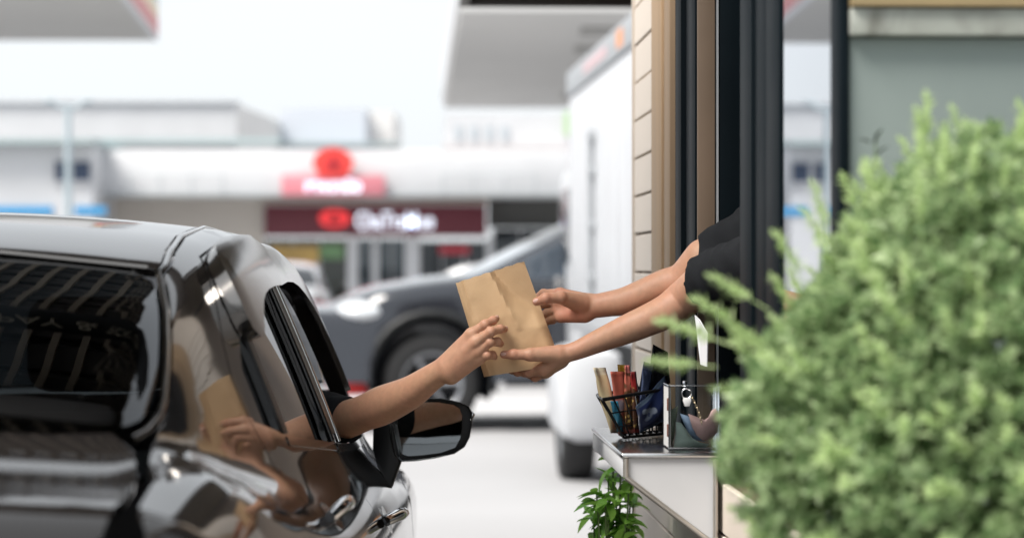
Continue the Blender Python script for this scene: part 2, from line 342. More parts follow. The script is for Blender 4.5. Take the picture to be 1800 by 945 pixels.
def ray_out(O, Dr, rmax=1.6):           # outermost surface point along rays from inside
    O = np.atleast_2d(O); Dr = np.atleast_2d(Dr); t = np.linspace(.05, rmax, 90)
    v = CF(O[:, None] + t[None, :, None] * Dr[:, None]) < 0; last = np.where(v.any(1), v.shape[1] - 1 - np.argmax(v[:, ::-1], 1), 0)
    a = t[last]; b = t[np.minimum(last + 1, len(t) - 1)]
    for _ in range(22):
        m = (a + b) / 2; ins = CF(O + m[:, None] * Dr) < 0; a = np.where(ins, m, a); b = np.where(ins, b, m)
    return O + ((a + b) / 2)[:, None] * Dr
AZ = .70
def mapA(uv): uv = np.atleast_2d(uv); th = uv[:, 1] / .8; return ray_out(np.stack([0 * th, uv[:, 0], 0 * th + AZ], 1), np.stack([np.cos(th), 0 * th, np.sin(th)], 1))
def mapT(uv): uv = np.atleast_2d(uv); ph = uv[:, 1] / .6; return ray_out(np.stack([uv[:, 0], 0 * ph + .75, 0 * ph + .62], 1), np.stack([0 * ph, -np.cos(ph), np.sin(ph)], 1))
def mapN(uv): uv = np.atleast_2d(uv); ph = uv[:, 1] / .6; return ray_out(np.stack([uv[:, 0], 0 * ph + 3.8, 0 * ph + .5], 1), np.stack([0 * ph, np.cos(ph), np.sin(ph)], 1))
def uvA(P): P = np.atleast_2d(P); return np.stack([P[:, 1], .8 * np.arctan2(P[:, 2] - AZ, P[:, 0])], 1)
def uvT(P): P = np.atleast_2d(P); return np.stack([P[:, 0], .6 * np.arctan2(P[:, 2] - .62, .75 - P[:, 1])], 1)
def uvN(P): P = np.atleast_2d(P); return np.stack([P[:, 0], .6 * np.arctan2(P[:, 2] - .5, P[:, 1] - 3.8)], 1)
def side(*pts): pts = np.array(pts, float); return ray_out(np.stack([0 * pts[:, 0], pts[:, 0], pts[:, 1]], 1), np.tile([1., 0, 0], (len(pts), 1)))
def top(*pts): pts = np.array(pts, float); return ray_out(np.stack([pts[:, 1], pts[:, 0], 0 * pts[:, 0] + .5], 1), np.tile([0, 0, 1.], (len(pts), 1)))
def inset(poly, e):
    p = np.asarray(poly, float); n = len(p); ar = .5 * np.sum(p[:, 0] * np.roll(p[:, 1], -1) - np.roll(p[:, 0], -1) * p[:, 1]); sgn = 1 if ar > 0 else -1; out = []
    for i in range(n):
        a, b, c = p[i - 1], p[i], p[(i + 1) % n]; d1 = (b - a) / (np.linalg.norm(b - a) + 1e-9); d2 = (c - b) / (np.linalg.norm(c - b) + 1e-9)
        n1 = np.array([-d1[1], d1[0]]) * sgn; n2 = np.array([-d2[1], d2[0]]) * sgn; mm = n1 + n2; out.append(b + e * mm / max(.4, mm @ n1))
    return np.array(out)
def smooth_poly(p, it=1):
    p = np.asarray(p, float)
    for _ in range(it): p = np.stack([.75 * p + .25 * np.roll(p, -1, 0), .25 * p + .75 * np.roll(p, -1, 0)], 1).reshape(-1, 2)
    return p
def inpoly(q, p):
    x, y = q[:, 0], q[:, 1]; c = np.zeros(len(q), bool); j = len(p) - 1
    for i in range(len(p)):
        cond = ((p[i][1] > y) != (p[j][1] > y)); xi = (p[j][0] - p[i][0]) * (y - p[i][1]) / (p[j][1] - p[i][1] + 1e-15) + p[i][0]; c ^= cond & (x < xi); j = i
    return c
def densify(p, st):
    out = []
    for i in range(len(p)):
        a, b = p[i], p[(i + 1) % len(p)]; n = max(1, int(np.linalg.norm(b - a) / st)); out += [a + (b - a) * t / n for t in range(n)]
    return np.array(out)
def patch(name, poly, fmap, m, parent, holes=(), st=.035, lip=.014, off=0., mirror=False, gap=.0025, thick=None):
    poly = densify(inset(poly, gap), st); hs_ = [densify(inset(h, -gap), st) for h in holes]
    lo = poly.min(0); hi = poly.max(0); gx, gy = np.meshgrid(np.arange(lo[0] + st * .37, hi[0], st), np.arange(lo[1] + st * .41, hi[1], st)); g = np.stack([gx.ravel(), gy.ravel()], 1)
    ok = inpoly(g, inset(poly, st * .45)) if len(g) else np.zeros(0, bool)
    for h in hs_: ok &= ~inpoly(g, inset(h, -st * .45))
    g = g[ok]; loops = [poly] + hs_; pts = np.concatenate(loops + [g]); E = []; o = 0; rings = []
    for l in loops: E += [(o + i, o + (i + 1) % len(l)) for i in range(len(l))]; rings.append(list(range(o, o + len(l)))); o += len(l)
    vo, _, fo, ov, _, _ = delaunay_2d_cdt([Vector((float(a), float(b))) for a, b in pts], E, [], 0, 1e-6)
    vo = np.array([tuple(v) for v in vo]); fo = np.array([f for f in fo if len(f) == 3]); c = vo[fo].mean(1); keep = inpoly(c, poly)
    for h in hs_: keep &= ~inpoly(c, h)
    fo = fo[keep]; P = fmap(vo); N = cgrad(P); P = P + N * off
    t = vo[fo]; a = P[fo]; nn = np.cross(a[:, 1] - a[:, 0], a[:, 2] - a[:, 0]); flip = (nn * N[fo[:, 0]]).sum(1) < 0; fo[flip] = fo[flip][:, ::-1]
    inv = {}
    for i, l in enumerate(ov):
        for k_ in l: inv[k_] = i
    V = list(P); NV = list(N); Fc = [tuple(f) for f in fo]
    for r in rings:
        r = [inv[i] for i in r if i in inv]; b0 = len(V); n = len(r)
        V += [P[i] for i in r] + [P[i] - N[i] * lip for i in r]; NV += [np.zeros(3)] * (2 * n)
        Fc += [(b0 + i, b0 + (i + 1) % n, b0 + n + (i + 1) % n, b0 + n + i) for i in range(n)]
    objs = []
    for sg_ in ((1, -1) if mirror else (1,)):
        VV = np.array(V) * [sg_, 1, 1]; NN = np.array(NV) * [sg_, 1, 1]; FF = Fc if sg_ > 0 else [f[::-1] for f in Fc]
        o = mesh(name, VV, FF, m, parent, True); o.data.normals_split_custom_set_from_vertices([tuple(n_) for n_ in NN]); objs.append(o)
    return objs
def sym(P, uvf):                        # right half outline (3-D, from centre line round to centre line) -> closed symmetric polygon
    R = uvf(P); Lf = uvf(P * [-1, 1, 1])[::-1]; return np.concatenate([R, Lf])

M_paint = mat('black_car_paint', (.011, .0095, .009), .35, .0, .0, coat=1.0)
M_paint.node_tree.nodes['Principled BSDF'].inputs['Coat IOR'].default_value = 1.6; M_paint.node_tree.nodes['Principled BSDF'].inputs['Coat Roughness'].default_value = .055
M_gblack = mat('gloss_black_trim', (.006, .006, .007), .12, .0, .5, coat=.5)
M_tint = glass_mat('tinted_glass', (.045, .055, .06), 1.52)
M_plast = mat('satin_black_plastic', (.008, .009, .010), .42, .0, .25)
M_visor = mat('smoked_chrome_visor', (.22, .21, .20), .12, 1.0)
M_seat = mat('dark_seat_fabric', (.016, .016, .018), .85)
car = thing('black_sedan', 'glossy black sedan in the drive-through lane, seen from its rear right', 'car', (CX, D0, 0))
# outlines
glassR = top((1.245, .0), (1.243, .25), (1.24, .44), (1.235, .54), (1.08, .577), (.96, .595), (.89, .604), (.80, .612), (.754, .612), (.70, .600), (.66, .57), (.625, .50), (.604, .40), (.592, .2), (.59, 0))
patch('rear_window', smooth_poly(sym(glassR, uvA)), mapA, M_tint, car, off=-.004, lip=.005, gap=.004)
ditch = [(1.29, .546), (1.436, .534), (1.676, .518), (2.1, .505), (2.6, .507), (2.93, .517)]
roofP = top((1.262, 0), (1.26, .25), (1.256, .44), (1.252, .545), *ditch, (2.955, .45), (2.975, .25), (2.98, 0))
patch('roof_panel', sym(roofP, uvA), mapA, M_paint, car)
ws = top((2.998, 0), (2.993, .25), (2.975, .45), (2.955, .52), (3.15, .585), (3.35, .625), (3.5, .64), (3.56, .5), (3.6, .25), (3.61, 0))
patch('windscreen', sym(ws, uvA), mapA, glass_mat('windscreen_glass', (.16, .18, .18), 1.5), car, off=-.004, lip=.005)
rdoor = side((1.60, .25), (1.47, .47), (1.38, .62), (1.33, .80), (1.29, 1.0), (1.215, 1.11), (1.205, 1.165), (1.25, 1.225), (1.36, 1.305), (1.5, 1.36), (1.75, 1.383), (2.062, 1.388), (2.075, 1.30), (2.105, 1.0), (2.115, .6), (2.10, .25))
fdoor = side((2.10, .25), (2.115, .6), (2.105, 1.0), (2.075, 1.30), (2.062, 1.388), (2.4, 1.392), (2.65, 1.372), (2.85, 1.31), (3.03, 1.19), (3.2, 1.03), (3.255, .94), (3.23, .86), (3.17, .6), (3.16, .25))
rwin = side((1.485, 1.062), (1.75, 1.037), (2.05, 1.008), (2.015, 1.335), (1.75, 1.333), (1.58, 1.31), (1.485, 1.27))
qwin = side((1.245, 1.10), (1.455, 1.066), (1.455, 1.255), (1.35, 1.20), (1.25, 1.135))
fwin = side((2.155, .998), (2.5, .975), (3.1, .952), (3.085, 1.01), (2.97, 1.14), (2.81, 1.258), (2.63, 1.325), (2.4, 1.346), (2.125, 1.342))
arch = side(*[(.97 + .345 * math.cos(a), .31 + .345 * math.sin(a)) for a in np.radians(np.linspace(-14, 194, 17))])
bs = np.concatenate([side((.17, .32), (.17, .7), (.17, 1.0)), top((.27, .663), (.45, .655), (.60, .628), (.68, .624), (.76, .627), (.82, .625), (.9, .616), (.97, .607), (1.08, .589), (1.24, .556), *[(a, b + .012) for a, b in ditch], (3.1, .58), (3.3, .626), (3.5, .655)), side((3.45, .90), (3.275, .89), (3.19, .6), (3.18, .21), (1.40, .21)), arch, side((.56, .30))])
hA = [uvA(rdoor), uvA(fdoor)]
# the two door openings as one hole
hole = np.concatenate([uvA(rdoor)[:12], uvA(fdoor)[5:]])
body = patch('body_side', uvA(bs), mapA, M_paint, car, holes=[hole], mirror=True)
for nm, dp, hs2 in (('rear_door', rdoor, [rwin, qwin]), ('front_door', fdoor, [fwin])):
    globals()[nm] = patch(nm, uvA(dp), mapA, M_paint, car, holes=[uvA(h) for h in hs2], mirror=True, st=.03, lip=.035)
for sgn, i in ((1, 0), (-1, 1)):
    patch('window_glass', smooth_poly(uvA(rwin)), mapA, M_tint, rear_door[i], off=-.010, lip=.004) if sgn > 0 else None
for w in (rwin, qwin):
    g2 = patch('window_glass', uvA(w), mapA, M_tint, None, off=-.011, lip=.004, mirror=True, gap=-.003)
    g2[0].parent = rear_door[0]; g2[1].parent = rear_door[1]
gl = patch('window_glass', uvA(fwin), mapA, M_tint, None, off=-.011, lip=.004, mirror=True, gap=-.003)
gl[1].parent = front_door[1]; bpy.data.objects.remove(gl[0])       # the driver's own window is wound down
# black gloss pillar cover and gaskets
bp = patch('pillar_cover', uvA(side((2.03, 1.02), (2.155, 1.01), (2.123, 1.335), (2.02, 1.335))), mapA, M_black, car, off=.004, lip=.006, mirror=True, gap=.006)
db = patch('division_bar', uvA(side((1.446, 1.066), (1.492, 1.062), (1.492, 1.275), (1.446, 1.255))), mapA, M_black, None, off=.003, lip=.006, mirror=True, gap=0)
for i in (0, 1): db[i].parent = rear_door[i]
for nm_, pts_ in (('rear_door', [(1.47, 1.058), (1.75, 1.033), (2.09, 1.003), (2.09, .988), (1.75, 1.018), (1.47, 1.043)]), ('front_door', [(2.125, .998), (2.5, .973), (3.06, .951), (3.06, .936), (2.5, .958), (2.125, .983)])):
    bl_ = patch('belt_moulding', uvA(side(*pts_)), mapA, M_gblack, None, off=.002, lip=.004, mirror=True, gap=0)
    for i in (0, 1): bl_[i].parent = globals()[nm_][i]
def on_side(pts, off=0.): P = side(*pts); return P + cgrad(P) * off
def dens3(P, st=.03):
    out = []
    for a, b in zip(P[:-1], P[1:]):
        n = max(1, int(np.linalg.norm(b - a) / st)); out += [a + (b - a) * t / n for t in range(n)]
    return np.array(out + [P[-1]])
def surf_path(pts, off): P = dens3(side(*pts)); P = side(*[(p[1], p[2]) for p in P]); return P + cgrad(P) * off
for sg2, i in ((1, 0), (-1, 1)):
    fl = np.array([sg2, 1, 1])
    tube('window_gasket', surf_path([(2.035, 1.01), (2.003, 1.33)], .003) * fl, .006, M_gblack, rear_door[i])
    tube('window_gasket', surf_path([(2.165, 1.0), (2.133, 1.335)], .003) * fl, .0045, M_chrome, front_door[i])
    P = top((1.25, .551), *[(a, b + .006) for a, b in ditch]); P = dens3(P); tube('roof_moulding', (P + cgrad(P) * -.001) * fl, .006, M_gblack, car)
    P = dens3(top((1.235, .549), (1.08, .583), (.96, .601), (.89, .610), (.80, .619), (.754, .620), (.69, .612), (.645, .60))); tube('glass_moulding', (P + cgrad(P) * .001) * fl, .0055, M_visor, car)
P = dens3(top((1.252, -.53), (1.256, -.3), (1.258, 0), (1.256, .3), (1.252, .53))); tube('glass_moulding', P + cgrad(P) * .001, .005, M_visor, car)
vr = smooth_poly(uvA(side((1.385, 1.235), (1.385, 1.295), (1.46, 1.345), (1.58, 1.368), (1.8, 1.380), (2.055, 1.384), (2.05, 1.300), (1.8, 1.296), (1.67, 1.282), (1.57, 1.252), (1.50, 1.222), (1.44, 1.215))))
v1 = patch('rain_visor', vr, mapA, M_visor, None, off=.028, lip=.026, mirror=True, gap=0)
vf = smooth_poly(uvA(side((2.075, 1.30), (2.068, 1.38), (2.4, 1.384), (2.65, 1.362), (2.84, 1.296), (3.0, 1.18), (3.12, 1.055), (3.09, 1.05), (2.96, 1.155), (2.81, 1.235), (2.62, 1.295), (2.4, 1.312))))
v2 = patch('rain_visor', vf, mapA, M_visor, None, off=.012, lip=.012, mirror=True, gap=0)
for i in (0, 1): v1[i].parent = rear_door[i]; v2[i].parent = front_door[i]
# tail: lid, lamps, bumper; nose: bonnet, wings, bumper, lamps
lid = np.concatenate([top((.585, 0), (.587, .2), (.598, .40), (.618, .50), (.648, .575), (.60, .612), (.45, .640), (.3, .645))])
lidb = ray_out(np.array([[.62, .75, .95], [.60, .75, .82], [.55, .75, .76], [.0, .75, .76]]), np.tile([0, -1., 0], (4, 1)))
patch('boot_lid', sym(np.concatenate([lid, lidb]), uvT), mapT, M_paint, car, st=.03)
bum = ray_out(np.array([[.0, .75, .755], [.56, .75, .755], [.66, .75, .70], [.68, .75, .5], [.66, .75, .28], [.0, .75, .25]]), np.tile([0, -1., 0], (6, 1)))
patch('rear_bumper', sym(bum, uvT), mapT, M_paint, car, off=-.003)
lamp = ray_out(np.array([[.625, .75, .95], [.605, .75, .82], [.57, .75, .76], [.67, .75, .72], [.70, .75, .85], [.69, .75, .97]]), np.tile([0, -1., 0], (6, 1)))
patch('tail_lamp', uvT(lamp), mapT, mat('tail_lamp_red', (.30, .01, .012), .1, coat=1), car, off=-.004, mirror=True)
box('number_plate', (-.24, .02, .60), (.24, .034, .72), M_white, car, .003)
hood = top((3.64, 0), (3.63, .25), (3.6, .5), (3.52, .66), (3.8, .69), (4.1, .66), (4.3, .56), (4.37, .3), (4.39, 0)); patch('bonnet', sym(hood, uvA), mapA, M_paint, car)
arch2 = side(*[(3.6 + .345 * math.cos(a), .31 + .345 * math.sin(a)) for a in np.radians(np.linspace(-14, 194, 17))])
fen = np.concatenate([side((3.2, .22), (3.2, .6), (3.285, .88)), top((3.47, .67), (3.52, .672), (3.8, .702), (4.1, .672), (4.24, .62)), side((4.2, .6), (4.15, .28)), arch2, side((3.24, .22))])
patch('front_wing', uvA(fen), mapA, M_paint, car, mirror=True)
nb = ray_out(np.array([[0, 3.8, .62], [.5, 3.8, .60], [.62, 3.8, .5], [.6, 3.8, .25], [0, 3.8, .24]]), np.tile([0, 1., 0], (5, 1))); patch('front_bumper', sym(nb, uvN), mapN, M_paint, car, off=-.003)
hl = ray_out(np.array([[.33, 3.8, .64], [.6, 3.8, .62], [.62, 3.8, .70], [.36, 3.8, .69]]), np.tile([0, 1., 0], (4, 1))); patch('headlamp', uvN(hl), mapN, mat('lamp_glass', (.6, .62, .65), .08, .3), car, off=-.003, mirror=True)
# wheels
def wheel(parent, c, r, w, m_rim, ax='x', spokes=9, name='wheel'):
    prof = [(r * .64, -w * .46), (r * .8, -w * .5), (r * .95, -w * .47), (r, -w * .36), (r, w * .36), (r * .95, w * .47), (r * .8, w * .5), (r * .64, w * .46)]
    def lathe(pr, n=36):
        V = []; Fc = []; m_ = len(pr)
        for i in range(n):
            a = 2 * math.pi * i / n
            for q, h in pr: V.append((c[0] + h, c[1] + q * math.cos(a), c[2] + q * math.sin(a)) if ax == 'x' else (c[0] + q * math.cos(a), c[1] + h, c[2] + q * math.sin(a)))
        for i in range(n):
            for j in range(m_ - 1): Fc.append((i * m_ + j, ((i + 1) % n) * m_ + j, ((i + 1) % n) * m_ + j + 1, i * m_ + j + 1))
        return V, Fc
    t = mesh(name, *lathe(prof), M_rubber, parent, True)
    mesh('rim', *lathe([(r * .655, -w * .44), (r * .58, -w * .42), (r * .56, 0), (r * .58, w * .42), (r * .655, w * .44)]), m_rim, t, True)
    A = Acc()
    for i in range(spokes):
        a = 2 * math.pi * i / spokes
        for sg_ in (1, -1):
            p0 = (r * .08, sg_ * w * .30); p1 = (r * .58, sg_ * w * .36)
            A.add(*tube_geo([(c[0] + h, c[1] + q * math.cos(a), c[2] + q * math.sin(a)) if ax == 'x' else (c[0] + q * math.cos(a), c[1] + h, c[2] + q * math.sin(a)) for q, h in (p0, p1)], r * .05, 6))
    A.add(*tube_geo([(c[0] - w * .34, c[1], c[2]), (c[0] + w * .34, c[1], c[2])] if ax == 'x' else [(c[0], c[1] - w * .34, c[2]), (c[0], c[1] + w * .34, c[2])], r * .14, 16))
    A.build('spokes', m_rim, t); return t
M_rim = mat('alloy_rim', (.35, .36, .37), .3, .9)
for s_ in (.97, 3.6):
    for x_ in (-.74, .74): wheel(car, (x_, s_, .31), .31, .19, M_rim)
# handles
def handle(parent, s_, z_, fl):
    P0 = side((s_ - .085, z_ + .004), (s_ - .05, z_ + .003), (s_, z_), (s_ + .05, z_ - .003), (s_ + .085, z_ - .004)); N0 = cgrad(P0); off = np.array([.006, .030, .036, .030, .006])[:, None]
    tube('door_handle', (P0 + N0 * off) * np.array([fl, 1, 1]), [.010, .0125, .013, .0125, .010], M_chrome, parent, 10)
    C = side((s_, z_)); n = cgrad(C)[0]; C = C[0]
    th = np.linspace(0, 2 * math.pi, 20, endpoint=False); e1 = np.array([0, 1., 0]); e2 = np.cross(n, e1); V = [(C + n * .0015 + .05 * math.cos(a) * e1 + .030 * math.sin(a) * e2) * [fl, 1, 1] for a in th] + [(C + n * .0012) * [fl, 1, 1]]
    mesh('handle_cup', V, [(i, (i + 1) % 20, 20) for i in range(20)], M_gblack, parent, True)
for fl, i in ((1, 0), (-1, 1)): handle(rear_door[i], 1.46, .925, fl); handle(front_door[i], 2.27, .835, fl)
# cabin
def cab(name, lo, hi, m=M_seat, bev=.04, parent=car): return box(name, lo, hi, m, parent, bev, seg=3)
cab('cabin_floor', (-.70, .62, .22), (.70, 3.6, .30), bev=.01)
for x_ in (-.37, .37):
    st_ = cab('front_seat', (x_ - .25, 1.98, .34), (x_ + .25, 2.52, .50), bev=.05); cab('backrest', (x_ - .24, 1.72, .48), (x_ + .24, 1.88, 1.08), bev=.05, parent=st_); cab('headrest', (x_ - .13, 1.70, 1.12), (x_ + .13, 1.80, 1.29), bev=.04, parent=st_)
rs = cab('rear_seat', (-.62, 1.05, .36), (.62, 1.55, .54), bev=.05); cab('backrest', (-.62, .90, .52), (.62, 1.04, 1.07), bev=.05, parent=rs)
cab('parcel_shelf', (-.58, .66, 1.03), (.58, .9, 1.045), bev=.005); cab('dashboard', (-.66, 3.0, .62), (.66, 3.42, .93), bev=.06)
a = np.linspace(0, 2 * math.pi, 28, endpoint=False); sw = tube('steering_wheel', [(.37 + .18 * math.cos(t), 2.82 - .07 * math.sin(t), .84 + .165 * math.sin(t)) for t in a], .014, M_seat, car, 8, True)
tube('steering_column', [(.37, 2.84, .83), (.37, 3.05, .76)], .03, M_seat, car)
# door mirror on the driver's side (built from traced outline, 7 cm deep) and its twin
def mirror(fl):
    d0 = 5.42
    def L3(px, py, d): p = W(px, py, d) - np.array([CX, D0, 0]); return p * [fl, 1, 1]
    hs_ = [(688, 712), (700, 703), (735, 699), (775, 699), (808, 706), (824, 713), (830.5, 724), (830, 745), (826, 768), (817, 785), (799, 797), (765, 805), (730, 810), (705, 811), (693, 800), (686, 772), (684, 740)]
    c = np.mean(hs_, 0); rings = [(.0, .955, 0), (-.007, .985, 0), (-.002, 1.0, 0), (.03, 1.0, 0), (.065, .90, -2), (.09, .62, -5), (.095, .1, -6)]
    V = []; Fc = []; n = len(hs_)
    for dd, sc_, sh in rings: V += [L3(c[0] + (q[0] - c[0]) * sc_ + sh, c[1] + (q[1] - c[1]) * sc_, d0 + dd) for q in hs_]
    for k_ in range(len(rings) - 1): Fc += [(k_ * n + i, k_ * n + (i + 1) % n, (k_ + 1) * n + (i + 1) % n, (k_ + 1) * n + i) for i in range(n)]
    Fc.append(tuple(range((len(rings) - 1) * n, len(rings) * n)))
    mir = sharp(mesh('door_mirror', V, Fc if fl > 0 else [f[::-1] for f in Fc], M_plast, car, True), 60)
    b0 = [L3(c[0] + (q[0] - c[0]) * .955, c[1] + (q[1] - c[1]) * .955, d0 + .028) for q in hs_]; mesh('mirror_back', b0, [tuple(range(n))], M_black, mir)
    gl_ = [(696, 716), (702, 711), (735, 707), (770, 706.5), (797, 711), (808, 718), (812, 730), (812, 752), (809, 770), (800, 786), (775, 795), (745, 799), (718, 801), (706, 797), (699, 784), (695, 755)]
    gc = np.mean(gl_, 0); mesh('mirror_glass', [L3(q[0], q[1], d0 + .012 - (q[0] - gc[0]) * .00024 + (gc[1] - q[1]) * .00007) for q in gl_], [tuple(range(len(gl_)))], mat('mirror_silver', (.62, .66, .68), .02, 1.0), mir)
    bs_ = [((690, 812), (708, 808), (.02, .075)), ((660, 790), (704, 812), (.01, .085)), ((655, 745), (692, 800), (.015, .08)), ]
    A_ = [L3(656, 742, d0 + .03), L3(690, 745, d0 + .0), L3(705, 812, d0 + .0), L3(687, 862, d0 - .02), L3(664, 822, d0 - .01), L3(655, 790, d0 + .02)]
    B_ = [p + np.array([0, .085, 0]) for p in A_]
    V = A_ + B_; q = len(A_); Fc = [tuple(range(q)), tuple(range(2 * q - 1, q - 1, -1))] + [(i, q + i, q + (i + 1) % q, (i + 1) % q) for i in range(q)]
    bm = bmesh.new(); vs = [bm.verts.new(tuple(v)) for v in V]; [bm.faces.new([vs[i] for i in f]) for f in Fc]; bmesh.ops.bevel(bm, geom=bm.edges[:], offset=.006, segments=3, affect='EDGES', profile=.5); bm_obj('mirror_foot', bm, M_plast, mir, 40)
    e = L3(828, 728, d0 + .02); tube('repeater_lamp', [e + np.array([0, -.006, -.012]), e + np.array([.004 * fl, .0, 0]), e + np.array([0, .03, .004])], [.003, .005, .003], M_chrome, mir)
mirror(1); mirror(-1)
# ------------------------------------------------------------------ PEOPLE
def skin_mat(name, col, red):
    m = mat(name, col, .48, sss=.12, spec=.35); n = m.node_tree.nodes; L = m.node_tree.links; p = n['Principled BSDF']
    tc = n.new('ShaderNodeTexCoord')
    a = n.new('ShaderNodeTexNoise'); a.inputs['Scale'].default_value = 22; a.inputs['Detail'].default_value = 5; L.new(tc.outputs['Object'], a.inputs['Vector'])
    b = n.new('ShaderNodeTexNoise'); b.inputs['Scale'].default_value = 90; b.inputs['Detail'].default_value = 4; L.new(tc.outputs['Object'], b.inputs['Vector'])
    r = n.new('ShaderNodeMapRange'); r.inputs[1].default_value = .35; r.inputs[2].default_value = .68; L.new(a.outputs['Fac'], r.inputs[0])
    at = n.new('ShaderNodeAttribute'); at.attribute_name = 'flush'
    ad = n.new('ShaderNodeMath'); ad.operation = 'MULTIPLY_ADD'; ad.use_clamp = True; ad.inputs[1].default_value = .35; L.new(r.outputs[0], ad.inputs[0]); L.new(at.outputs['Fac'], ad.inputs[2])
    x = n.new('ShaderNodeMixRGB'); x.inputs[1].default_value = (*col, 1); x.inputs[2].default_value = (*red, 1); L.new(ad.outputs[0], x.inputs[0])
    d = n.new('ShaderNodeMapRange'); d.inputs[1].default_value = .3; d.inputs[2].default_value = .7; d.inputs[3].default_value = .91; d.inputs[4].default_value = 1.05; L.new(b.outputs['Fac'], d.inputs[0])
    v = n.new('ShaderNodeMixRGB'); v.blend_type = 'MULTIPLY'; v.inputs[0].default_value = 1; L.new(x.outputs[0], v.inputs[1]); L.new(d.outputs[0], v.inputs[2]); L.new(v.outputs[0], p.inputs['Base Color'])
    c = n.new('ShaderNodeTexVoronoi'); c.inputs['Scale'].default_value = 700; L.new(tc.outputs['Object'], c.inputs['Vector'])
    bp_ = n.new('ShaderNodeBump'); bp_.inputs['Strength'].default_value = .13; bp_.inputs['Distance'].default_value = .002; L.new(c.outputs['Distance'], bp_.inputs['Height']); L.new(bp_.outputs[0], p.inputs['Normal'])
    return m
M_skinD = skin_mat('driver_skin', (.50, .285, .18), (.56, .255, .175))
M_skinW = skin_mat('server_skin', (.46, .262, .168), (.53, .225, .15))
M_shirt = mat('black_cotton', (.012, .013, .015), .9, spec=.15, bump=.25, bscale=900)
M_hair = mat('black_hair', (.010, .009, .008), .45, bump=.5, bscale=120, stretch=(1, 1, .15))
M_nail = mat('fingernail', (.64, .41, .34), .28)
def Zc(X, Y, d): return W(760 + X / 3.78, 440 + Y / 3.78, d)      # traced hand joints: enlarged-crop coordinates plus a distance
def chain_d(P, J, k=.004):               # J = [(point, radius)...]
    d = None
    for (a, ra), (b, rb) in zip(J[:-1], J[1:]):
        e = cone_d(P, a, b, ra, rb); d = e if d is None else sminp(d, e, k)
    return d
def limb_d(P, J):                        # union of many short cones, only those near the sampled block
    f_ = P.reshape(-1, 3); lo = f_.min(0) - .07; hi = f_.max(0) + .07; d = None
    for (a, ra), (b, rb) in zip(J[:-1], J[1:]):
        if ((a < lo) | (a > hi)).any() and ((b < lo) | (b > hi)).any(): continue
        e = cone_d(P, a, b, ra, rb); d = e if d is None else np.minimum(d, e)
    return np.full(P.shape[:-1], .05) if d is None else d
def spline(J, n=9):                      # rounded limb: Catmull-Rom through joints and radii
    q = np.array([[*p_, r_] for p_, r_ in J]); q = np.vstack([2 * q[0] - q[1], q, 2 * q[-1] - q[-2]]); out = []
    for i in range(1, len(q) - 2):
        for t in np.arange(n) / n: out.append(.5 * (2 * q[i] + (q[i + 1] - q[i - 1]) * t + (2 * q[i - 1] - 5 * q[i] + 4 * q[i + 1] - q[i + 2]) * t * t + (3 * q[i] - q[i - 1] - 3 * q[i + 1] + q[i + 2]) * t ** 3))
    out.append(q[-2]); return [(o[:3], o[3]) for o in out]
def arm_field(arm, palm, digits, extra=()):
    arm_s = spline(arm)
    def f(P):
        lo = P.reshape(-1, 3).min(0); hi = P.reshape(-1, 3).max(0)
        base = limb_d(P, arm_s)
        for a, ra, b, rb in palm: base = sminp(base, cone_d(P, a, b, ra, rb), .009)
        for c, r, R_ in extra: base = sminp(base, ell_d(P, c, r, R_), .015)
        out = base
        for J in digits:
            q = np.array([j[0] for j in J]); pad = .05
            if (q.max(0) + pad < lo).any() or (q.min(0) - pad > hi).any(): continue
            fd = chain_d(P, J, .0035)
            for (p_, r_) in J[1:-1]: fd = sminp(fd, np.linalg.norm(P - p_, axis=-1) - r_ * 1.05, .004)
            out = np.minimum(out, sminp(base, fd, .007))
        return out
    return f
def bbox(lists, pad): q = np.array([p for L_ in lists for p in L_]); return q.min(0) - pad, q.max(0) + pad
def flush_attr(o, pts, r=.016, s=.75):   # skin is redder at knuckles, fingertips and the palm
    me = o.data; co = np.empty(len(me.vertices) * 3, np.float32); me.vertices.foreach_get('co', co); co = co.reshape(-1, 3); f = np.zeros(len(co), np.float32)
    for p_, rr, a in pts: f = np.maximum(f, .7 * a * np.exp(-((np.linalg.norm(co - p_, axis=1) / rr) ** 2)))
    at = me.attributes.new('flush', 'FLOAT', 'POINT'); at.data.foreach_set('value', f)
def nail(parent, tip, prev, up, w, l, r):
    t = np.asarray(tip) - np.asarray(prev); t /= np.linalg.norm(t); up = np.asarray(up, float); up -= t * (up @ t); up /= np.linalg.norm(up); sd = np.cross(t, up); tip = np.asarray(tip) + up * (r + .0007)
    V = []; n = 7
    for i in range(6):
        v = i / 5.
        for j in range(n):
            u = j / (n - 1) * 2 - 1; ww = w * (1 - .35 * max(0, v - .7) / .3 * abs(u)) * (1 - .12 * (1 - v)); V.append(np.asarray(tip) + t * (l * (v - .72) - .12 * l * u * u * (v > .5)) + sd * u * ww + up * (.0004 - .55 * w * u * u - .16 * l * (v - .4) ** 2))
    Fc = [(i * n + j, i * n + j + 1, (i + 1) * n + j + 1, (i + 1) * n + j) for i in range(5) for j in range(n - 1)]
    return mesh('fingernail', V, Fc, M_nail, parent, True)
def rot_to(zdir, xhint):
    z_ = np.asarray(zdir, float); z_ /= np.linalg.norm(z_); x_ = np.asarray(xhint, float); x_ -= z_ * (x_ @ z_); x_ /= np.linalg.norm(x_); return np.stack([x_, np.cross(z_, x_), z_], 1)
